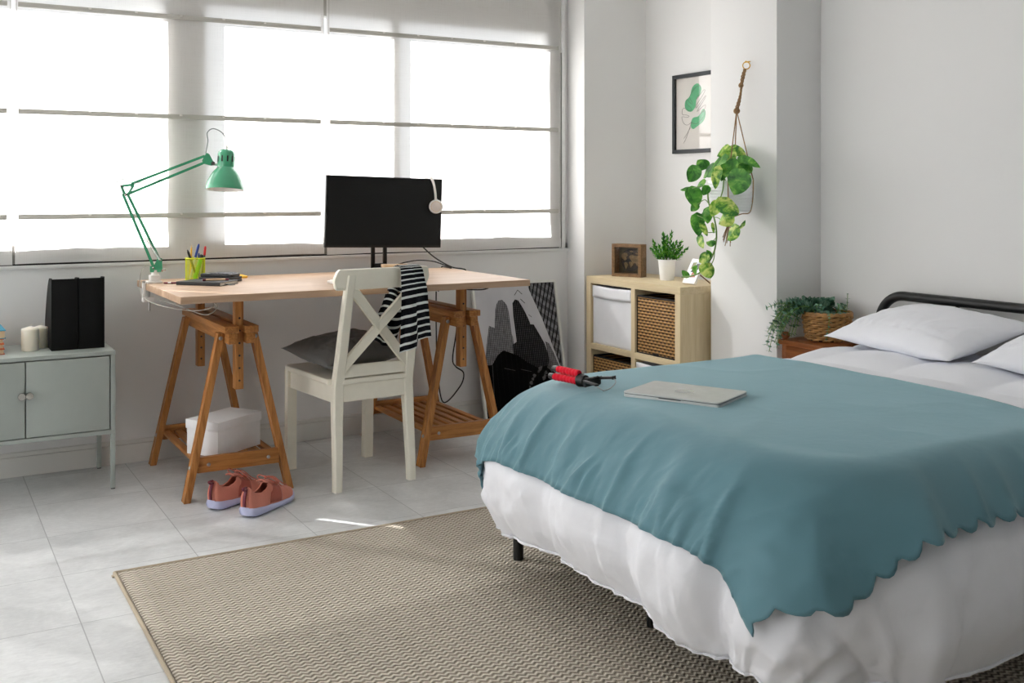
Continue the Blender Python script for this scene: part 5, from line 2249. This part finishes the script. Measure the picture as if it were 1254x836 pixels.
for (a, c_, h, lx, ly) in specs:
    b0 = pp + RIGHT * a + FWD * c_ + Vector((0, 0, .090))
    d = (Vector((0, 0, 1)) + RIGHT * lx * .8 + FWD * ly * .8).normalized()
    e0 = b0 + d * h * .95
    st.tube([b0, b0.lerp(e0, .5), e0], .0018, 6)
    n_ = int(h / .0125)
    for i in range(n_):
        k = (i + 2.0) / (n_ + 1.6)
        q = b0.lerp(e0, k)
        for s in range(3):
            ang = i * 1.1 + s * 2 * PI / 3 + rnd.random() * .5
            o_ = d.orthogonal().normalized()
            o_ = Matrix.Rotation(ang, 3, d) @ o_
            dr = (d * (.75 + .3 * k) + o_ * .8).normalized()
            ln = .030 * (1.05 - .35 * k) * (.85 + .3 * rnd.random())
            leaf(m, q, q + dr * ln, d - o_ * .4, .0115, .1, -.05, 0, 0, 4, 1)
    leaf(m, e0 - d * .006, e0 + d * .022, o_, .011, .1, 0, 0, 0, 4, 1)
st.build('stem', M['vine'], t)
m.build('foliage', M['succulent'], t, angle=180)

# small photo frame leaning on a peg
PF = Vector((3.312, 4.022, SH))
t = thing('photo_frame', PF, 'small white photo block leaning back on a wooden peg on the shelf', 'picture')
lean = Vector((.070, 0, .122)).normalized()
pn = Vector((-lean.z, 0, lean.x))


def F3(a, b_, c_):
    return PF + Vector((0, -a, 0)) + lean * b_ + pn * c_ + Vector((.006, 0, .002))


m = MB()
m.prism([(0, 0), (.092, 0), (.092, .135), (0, .135)], lambda a, b_, c_: F3(a, b_, c_), .012)
m.build('block', M['white_plastic'], t, mods=[('BEVEL', {'width': .0015, 'segments': 2, 'limit_method': 'ANGLE'})])
m = MB()
for j, (b0, b1, a0, a1, mt) in enumerate(((.028, .120, .014, .078, 0), (.078, .116, .018, .050, 1), (.074, .112, .048, .076, 2), (.030, .076, .016, .052, 3), (.032, .070, .040, .076, 4), (.060, .082, .030, .060, 2))):
    vs = [m.bm.verts.new(F3(a, b_, .0123 + .0002 * j)) for a, b_ in ((a0, b0), (a1, b0 + .004), (a1 - .003, b1), (a0 + .004, b1 - .003))]
    f = m.bm.faces.new(vs)
    f.material_index = mt
m.build('photograph', [plain('photo_grey', (196, 204, 210), .4), plain('photo_olive', (126, 132, 60), .4, var=.4), plain('photo_dark', (44, 40, 40), .4, var=.3), plain('photo_pale', (214, 222, 228), .4), plain('photo_red', (176, 88, 72), .4, var=.3)], t, smooth=False)
m = MB()
m.tube([F3(.046, .075, .0), (3.446, 3.972, SH + .002)], .0034, 10)
m.build('peg', M['box_wood'], t)

# ------------------------------------------------------------------ leaf print on the niche wall
t = thing('leaf_print', (XR - .001, 4.29, 1.42), 'black-framed line print of a green leaf on the niche wall', 'picture')
LY0, LY1, LZ0, LZ1 = 4.460, 4.121, 1.421, 1.847


def L3(a, b_, c_):
    """a, b in 0..1 across and up, c out from the wall"""
    return Vector((XR - c_, lerp(LY0, LY1, a), lerp(LZ0, LZ1, b_)))


m = MB()
fa, fb = .021 / .339, .021 / .426
for a0, a1, b0, b1 in ((0, 1, 0, fb), (0, 1, 1 - fb, 1), (0, fa, fb, 1 - fb), (1 - fa, 1, fb, 1 - fb)):
    m.prism([(a0, b0), (a1, b0), (a1, b1), (a0, b1)], lambda a, b_, c_: L3(a, b_, c_), .022)
m.build('frame', M['frame_black'], t, smooth=False, mods=[('BEVEL', {'width': .0015, 'segments': 2, 'limit_method': 'ANGLE'})])
m = MB()
m.prism([(fa, fb), (1 - fa, fb), (1 - fa, 1 - fb), (fa, 1 - fb)], lambda a, b_, c_: L3(a, b_, c_), .008)
pr = m.build('print', M['print_beige'], t, smooth=False)


def zpt(x, y):
    """picture pixel of the crop to print coordinates"""
    return ((x - 105) / 330.0, (757 - y) / 615.0)


def blob(mb, pts, c_):
    P = [(p.x, p.y) for p in spline([(a, b_, 0) for a, b_ in pts], 6, closed=True)]
    mb.prism(P, lambda a, b_, q: L3(a, b_, c_ + q), .0004)


m = MB()
blob(m, [zpt(x, y) for x, y in ((300, 226), (326, 262), (318, 310), (288, 345), (280, 400), (250, 436), (215, 428), (196, 395), (200, 350), (236, 316), (248, 268), (268, 236))], .0082)
blob(m, [zpt(x, y) for x, y in ((340, 424), (357, 440), (357, 480), (340, 520), (300, 550), (265, 572), (245, 555), (246, 515), (262, 485), (300, 478), (322, 450))], .0082)
m.build('green_shape', M['print_green'], pr, smooth=False)
m = MB()
for pts in (((185, 678), (205, 640), (235, 560), (250, 520)), ((188, 640), (212, 606), (240, 560)),
            ((250, 516), (215, 538), (185, 520), (172, 480), (176, 470), (215, 478), (230, 470), (205, 458), (176, 452), (176, 415), (192, 405), (220, 425), (250, 425), (240, 402), (212, 375), (205, 350), (215, 340), (240, 370), (255, 378), (252, 360), (235, 325), (250, 290), (280, 255), (305, 245), (322, 252), (315, 290), (290, 345), (345, 282), (350, 300), (290, 390), (290, 410), (356, 330), (352, 350), (292, 440), (356, 395), (350, 430), (310, 470), (350, 440), (350, 475), (300, 530), (265, 530), (250, 516))):
    sp_ = spline([(*zpt(x, y), 0) for x, y in pts], 5)
    m.tube([L3(p.x, p.y, .0088) for p in sp_], .0009, 5)
m.build('line_drawing', M['print_line'], pr)
m = MB()
m.prism([(fa, fb), (1 - fa, fb), (1 - fa, 1 - fb), (fa, 1 - fb)], lambda a, b_, c_: L3(a, b_, .0150 + c_), .0015)
m.build('glazing', M['glass'], t, smooth=False)

# ------------------------------------------------------------------ hanging plant
PX, PYc, PZ0, PZ1 = 3.222, 3.575, 1.125, 1.262
t = thing('hanging_plant', (PX, PYc, PZ0), 'trailing green and yellow plant in a white pot hung on the pillar', 'plant')
m = MB()
rib = [(.084 + .0165 * ((z_ / .118)) ** .7 + .0013 * math.sin(2 * PI * z_ / .0148), .006 + z_) for z_ in [.118 * k / 64 for k in range(65)]]
m.lathe([(0, 0), (.078, 0), (.083, .003)] + rib + [(.1005, .126), (.1020, .128), (.1020, .139), (.0995, .141), (.098, .140), (.094, .12), (0, .118)], (PX, PYc, PZ0), 56)
m.build('pot', M['white_glaze'], t, angle=30)
m = MB()
m.lathe([(.094, .121), (.05, .128), (0, .130)], (PX, PYc, PZ0), 32)
m.build('soil', M['soil'], t)


def H(zx, zy, x=3.14):
    """a point of the plant: crop position at depth x, on the pillar's left flank"""
    u, v = 820 + zx / 4.4, 160 + zy / 4.4
    s_, c_ = math.sin(YAW), math.cos(YAW)
    a, b_ = (u - 627) / F_PX, (v - 233.5) / F_PX
    r = Vector((s_ + a * c_, c_ - a * s_, -b_))
    return Vector((0, 0, CAM_H)) + r * (x / r.x)


LEAVES = [  # base, tip, width (crop units), depth x, kind
    ((300, 148), (178, 238), 74, 3.16, 0), ((196, 198), (152, 152), 58, 3.20, 0), ((150, 200), (96, 278), 62, 3.15, 0), ((190, 272), (138, 302), 40, 3.12, 0),
    ((322, 92), (252, 138), 46, 3.22, 1), ((330, 88), (398, 118), 44, 3.24, 1), ((392, 222), (340, 346), 98, 3.08, 0), ((380, 146), (474, 176), 38, 3.17, 0),
    ((362, 165), (428, 208), 60, 3.16, 0), ((266, 200), (232, 312), 48, 3.07, 1), ((296, 200), (362, 238), 50, 3.10, 0), ((122, 310), (146, 412), 70, 3.10, 0),
    ((116, 312), (56, 318), 22, 3.10, 0), ((206, 300), (180, 348), 36, 3.08, 0), ((150, 396), (114, 434), 34, 3.10, 0), ((276, 366), (364, 446), 78, 3.06, 1),
    ((264, 384), (224, 462), 50, 3.06, 1), ((214, 420), (164, 440), 44, 3.08, 0), ((205, 420), (204, 498), 40, 3.09, 0), ((336, 452), (254, 502), 66, 3.06, 1),
    ((366, 520), (302, 588), 60, 3.06, 1), ((370, 528), (412, 502), 24, 3.06, 1), ((148, 454), (158, 568), 58, 3.11, 0), ((170, 490), (204, 566), 28, 3.08, 1),
    ((158, 566), (178, 632), 36, 3.10, 1), ((242, 606), (194, 598), 30, 3.07, 0), ((208, 672), (152, 708), 46, 3.07, 1), ((214, 682), (198, 644), 28, 3.09, 0),
    ((188, 716), (220, 784), 60, 3.07, 1), ((134, 768), (140, 728), 34, 3.10, 0), ((100, 786), (66, 752), 26, 3.12, 0), ((262, 150), (200, 206), 52, 3.26, 0),
    ((330, 160), (352, 232), 52, 3.12, 0), ((352, 120), (300, 186), 50, 3.20, 1), ((240, 190), (164, 246), 48, 3.19, 0), ((300, 186), (280, 270), 40, 3.10, 0),
    ((400, 180), (404, 252), 46, 3.15, 0), ((346, 92), (372, 62 + 34), 30, 3.26, 1), ((320, 130), (258, 176), 42, 3.24, 0), ((232, 500), (240, 550), 16, 3.08, 1),
]
m0, m1 = MB(), MB()
rnd = random.Random(11)
for (ba, ti, w, x, kind) in LEAVES:
    p0, p1 = H(*ba, x + .010), H(*ti, x - .012)
    k = (H(1, 0, x) - H(0, 0, x)).length
    nrm = TOCAM + Vector((rnd.uniform(-.6, .5), rnd.uniform(-.5, .6), rnd.uniform(-.1, .9)))
    leaf(m1 if kind else m0, p0, p1, nrm, w * k * 1.12, rnd.uniform(-.22, .10), rnd.uniform(.02, .28), .26, nl=10)
m0.build('foliage', M['pothos'], t, angle=180)
m1.build('variegated_foliage', M['pothos_yellow'], t, angle=180)
m = MB()
for pts, r in ((((215, 300), (206, 345), (214, 400), (236, 458), (250, 520), (252, 580), (243, 640), (222, 690), (196, 725), (160, 766), (100, 786), (66, 788)), .0036),
               (((292, 262), (286, 322), (266, 384), (252, 420)), .0028), (((252, 545), (215, 548), (190, 540), (172, 505)), .0018), (((243, 640), (238, 690), (214, 742)), .0022),
               (((366, 522), (330, 512), (300, 496), (262, 470), (240, 466)), .0020), (((215, 400), (190, 372), (150, 396)), .002), (((206, 345), (180, 300), (122, 310)), .002),
               (((236, 458), (190, 470), (150, 456)), .002), (((250, 575), (225, 600), (200, 598)), .0016)):
    zz_ = spline([H(a, b_, 3.095 if i else 3.14) for i, (a, b_) in enumerate(pts)], 6)
    m.tube(zz_, r, 8)
for i in range(12):
    a = 2 * PI * i / 12
    m.tube(spline([(PX + .02 * math.cos(a), PYc + .02 * math.sin(a), PZ0 + .125), (PX + .05 * math.cos(a), PYc + .05 * math.sin(a), PZ0 + .16), (PX + .085 * math.cos(a), PYc + .085 * math.sin(a), PZ0 + .172)], 5), .002, 6)
m.build('vine', M['vine'], t)

# the knotted hanger
t = thing('rope_hanger', (3.30, 3.575, 1.80), 'knotted jute rope hanger with brass ring carrying the pot', 'plant hanger')
rc = Vector((3.322, 3.580, 1.795))
m = MB()
ra = Vector((.35, .93, 0)).normalized()
m.tube([rc + (Vector((.86, -.5, 0)) * math.cos(2 * PI * k / 32) + Vector((0, 0, 1)) * math.sin(2 * PI * k / 32)) * .0165 for k in range(32)], .0024, 8, closed=True)
m.build('ring', M['brass'], t)
m = MB()
m.tube([(3.346, 3.580, 1.8145), (3.320, 3.580, 1.8118)], .0025, 8)
m.lathe([(0, 0), (.005, 0), (.005, .002), (0, .003)], (3.320, 3.580, 1.812), 10, axis=(-1, 0, 0))
m.build('nail', M['brass'], t)
m = MB()
K1 = Vector((3.300, 3.592, 1.705))
K2 = Vector((3.285, 3.604, 1.588))
for ph in (0, PI * 2 / 3, PI * 4 / 3):
    pts = []
    for i in range(61):
        k = i / 60
        p = (rc + Vector((-.004, .004, -.016))).lerp(K2, k) + Vector((0, .004 * math.sin(k * 7), 0))
        a = ph + k * 26
        rr_ = .0042 + .0022 * math.sin(k * 9)
        pts.append(p + Vector((rr_ * math.cos(a), rr_ * math.sin(a), 0)))
    m.tube(pts, .0036, 7)
for kk, r_ in ((K1, .0105), (K2, .0135)):
    for j in range(3):
        ax = Vector((.6 * (j - 1), .5, .9 - .6 * j)).normalized()
        a_ = ax.orthogonal().normalized()
        c_ = ax.cross(a_)
        m.tube([kk + (a_ * math.cos(2 * PI * q / 20) + c_ * math.sin(2 * PI * q / 20)) * r_ * .72 + ax * .002 * j for q in range(20)], r_ * .42, 7, closed=True)
    m.lathe([(0, -r_ * .7), (r_ * .7, 0), (0, r_ * .7)], kk, 10)
m.build('twisted_rope', M['jute'], t)
m = MB()
KB = Vector((PX - .004, PYc, PZ0 - .030))
for a in (math.radians(222), math.radians(40), math.radians(-62)):
    rim = Vector((PX + .1062 * math.cos(a), PYc + .1062 * math.sin(a), PZ0 + .142))
    mid_ = Vector((PX + .1035 * math.cos(a), PYc + .1035 * math.sin(a), PZ0 + .06))
    low = Vector((PX + .0905 * math.cos(a), PYc + .0905 * math.sin(a), PZ0 - .001))
    und = Vector((PX + .05 * math.cos(a), PYc + .05 * math.sin(a), PZ0 - .010))
    m.tube([K2.lerp(rim, i / 10) for i in range(10)] + spline([rim, mid_, low, und, KB], 6), .0026, 7)
m.build('cradle_cord', M['jute'], t)
m = MB()
for j in range(3):
    m.tube([KB + Vector((.009 * math.cos(2 * PI * q / 18), .009 * math.sin(2 * PI * q / 18), .004 * (j - 1))) for q in range(18)], .0045, 7, closed=True)
rnd = random.Random(3)
for j in range(9):
    dx, dy, ln = rnd.uniform(-.02, .02), rnd.uniform(-.012, .034), rnd.uniform(.07, .135)
    m.tube(spline([KB, KB + Vector((dx * .3, dy * .4, -ln * .4)), KB + Vector((dx, dy, -ln))], 5), .0019, 6)
m.build('tassel', M['jute'], t)

# ------------------------------------------------------------------ bedside table and plant basket
t = thing('bedside_table', (3.42, 3.21, 0), 'honey-brown wooden bedside table between the bed and the pillar', 'table')
TZ = .572
m = MB()
m.box((3.285, 3.085, TZ - .022), (3.600, 3.345, TZ), .005)
m.build('table_top', M['honey'], t)
for x in (3.315, 3.575):
    for y in (3.11, 3.32):
        m = MB()
        m.lathe([(0, 0), (.012, 0), (.016, .02), (.019, .3), (.020, .55), (0, .55)], (x, y, 0), 16)
        m.build('leg', M['honey'], t)
m = MB()
m.box((3.30, 3.10, TZ - .10), (3.59, 3.33, TZ - .022), .003)
m.build('apron', M['honey'], t)
m = MB()
m.lathe([(0, -.016), (.010, -.014), (.0185, -.005), (.020, .002), (.0165, .012), (.008, .018), (0, .019)], (3.308, 3.320, TZ + .016), 24)
tag(m.build('wooden_ball', M['honey']), 'small turned wooden ball on the corner of the bedside table', 'ornament')

bc = Vector((3.440, 3.205, TZ))
t = thing('plant_basket', bc, 'woven basket of grey-green trailing leaves on the bedside table', 'plant')


def weave():
    mb = MB()
    rows, stakes = 11, 22
    h = .112
    for r in range(rows):
        z = .006 + (r + .5) * h / rows
        R = lerp(.084, .101, z / h)
        pts = []
        for i in range(stakes * 4):
            a = 2 * PI * i / (stakes * 4)
            o = .0052 * math.cos(a * stakes / 2 + r * PI)
            sx_ = 1.0
            pts.append(bc + Vector(((R + o) * math.cos(a), (R + o) * math.sin(a), z + .0016 * math.sin(a * stakes / 2 + r * PI))))
        mb.tube(pts, .0056, 7, closed=True)
    for s in range(stakes):
        a = 2 * PI * s / stakes
        mb.tube([bc + Vector((lerp(.082, .100, k) * math.cos(a), lerp(.082, .100, k) * math.sin(a), .002 + k * h)) for k in (0, .5, 1)], .0036, 6)
    return mb


M['willow'] = plain('basket_willow', (158, 116, 66), .55, var=.3, nscale=45)
weave().build('weave', M['willow'], t)
m = MB()
for j in range(2):
    m.tube([bc + Vector(((.1025) * math.cos(2 * PI * i / 72), (.1025) * math.sin(2 * PI * i / 72), .118 + .0045 * math.sin(i * 2 * PI / 6 + j * PI))) for i in range(72)], .0062, 7, closed=True)
m.build('rim', M['willow'], t)
m = MB()
m.lathe([(0, .002), (.081, .002), (.098, .105), (0, .105)], bc, 30)
m.build('lining', M['soil'], t)
fol, stem = MB(), MB()
rnd = random.Random(21)


def spray(pts, n, size):
    sp_ = spline(pts, 8)
    stem.tube(sp_, .0014, 5)
    for i in range(n):
        k = (i + .6) / n
        q = sp_[min(int(k * (len(sp_) - 1)), len(sp_) - 2)]
        d = (sp_[min(int(k * (len(sp_) - 1)) + 1, len(sp_) - 1)] - q).normalized()
        o_ = d.orthogonal().normalized()
        for s in range(2):
            oo = Matrix.Rotation(i * 1.57 + s * PI + rnd.uniform(-.4, .4), 3, d) @ o_
            dr = (oo + d * .45).normalized()
            L = size * (1.15 - .45 * k) * rnd.uniform(.75, 1.15)
            leaf(fol, q + oo * .002, q + dr * L, d + oo * .2, L * .8, .08, .12, 0, 0, 5, 1)


# the room-side mound that spills towards the pillar (+y) and over the table's edge
for i in range(46):
    a = rnd.uniform(.45, 2.9)
    r0 = rnd.uniform(.02, .06)
    reach = rnd.uniform(.10, .20)
    d = Vector((math.cos(a) * .9 - .15, math.sin(a), 0))
    fall = rnd.uniform(-.11, .05) if d.y > .2 else rnd.uniform(.0, .06)
    b0 = bc + Vector((r0 * math.cos(a), r0 * math.sin(a), .105))
    reach *= .9
    xx = lambda v: Vector((min(v.x, 3.60), min(v.y, 3.385), max(v.z, TZ + .012) if (3.27 < v.x and 3.08 < v.y < 3.36) else v.z))
    spray([b0, xx(b0 + d * .05 + Vector((0, 0, .045))), xx(b0 + d * reach * .8 + Vector((0, 0, .04 + fall * .3))), xx(b0 + d * reach * 1.1 + Vector((0, 0, fall)))], 10, .030)
for i in range(12):
    a = rnd.uniform(0, 2 * PI)
    b0 = bc + Vector((.05 * math.cos(a), .05 * math.sin(a), .105))
    spray([b0, b0 + Vector((.02 * math.cos(a), .02 * math.sin(a), .03)), b0 + Vector((.03 * math.cos(a), .03 * math.sin(a), rnd.uniform(.035, .06)))], 5, .024)
spray([bc + Vector((.05, -.055, .105)), bc + Vector((.055, -.062, .15)), bc + Vector((.06, -.060, .205))], 7, .017)
spray([bc + Vector((-.045, -.055, .115)), bc + Vector((-.075, -.085, .125)), bc + Vector((-.082, -.082, .06)), bc + Vector((-.080, -.070, .018))], 11, .018)
for (a, b_, c_) in ((-.19, .11, -.035), (-.20, .145, -.055), (-.195, .165, -.03), (-.155, .17, .03), (-.12, .168, .045), (-.16, .12, .0)):
    b0 = bc + Vector((-.03, .05, .11))
    spray([b0, b0 + Vector((a * .4, b_ * .4, .05)), bc + Vector((a * .9, b_ * .9, .06 + c_ * .3)), bc + Vector((a, b_, c_))], 14, .029)
stem.build('stem', M['vine'], t)
fol.build('foliage', M['eucalyptus'], t, angle=180)

for o in list(bpy.data.objects):
    if '_o' in o:
        del o['_o']
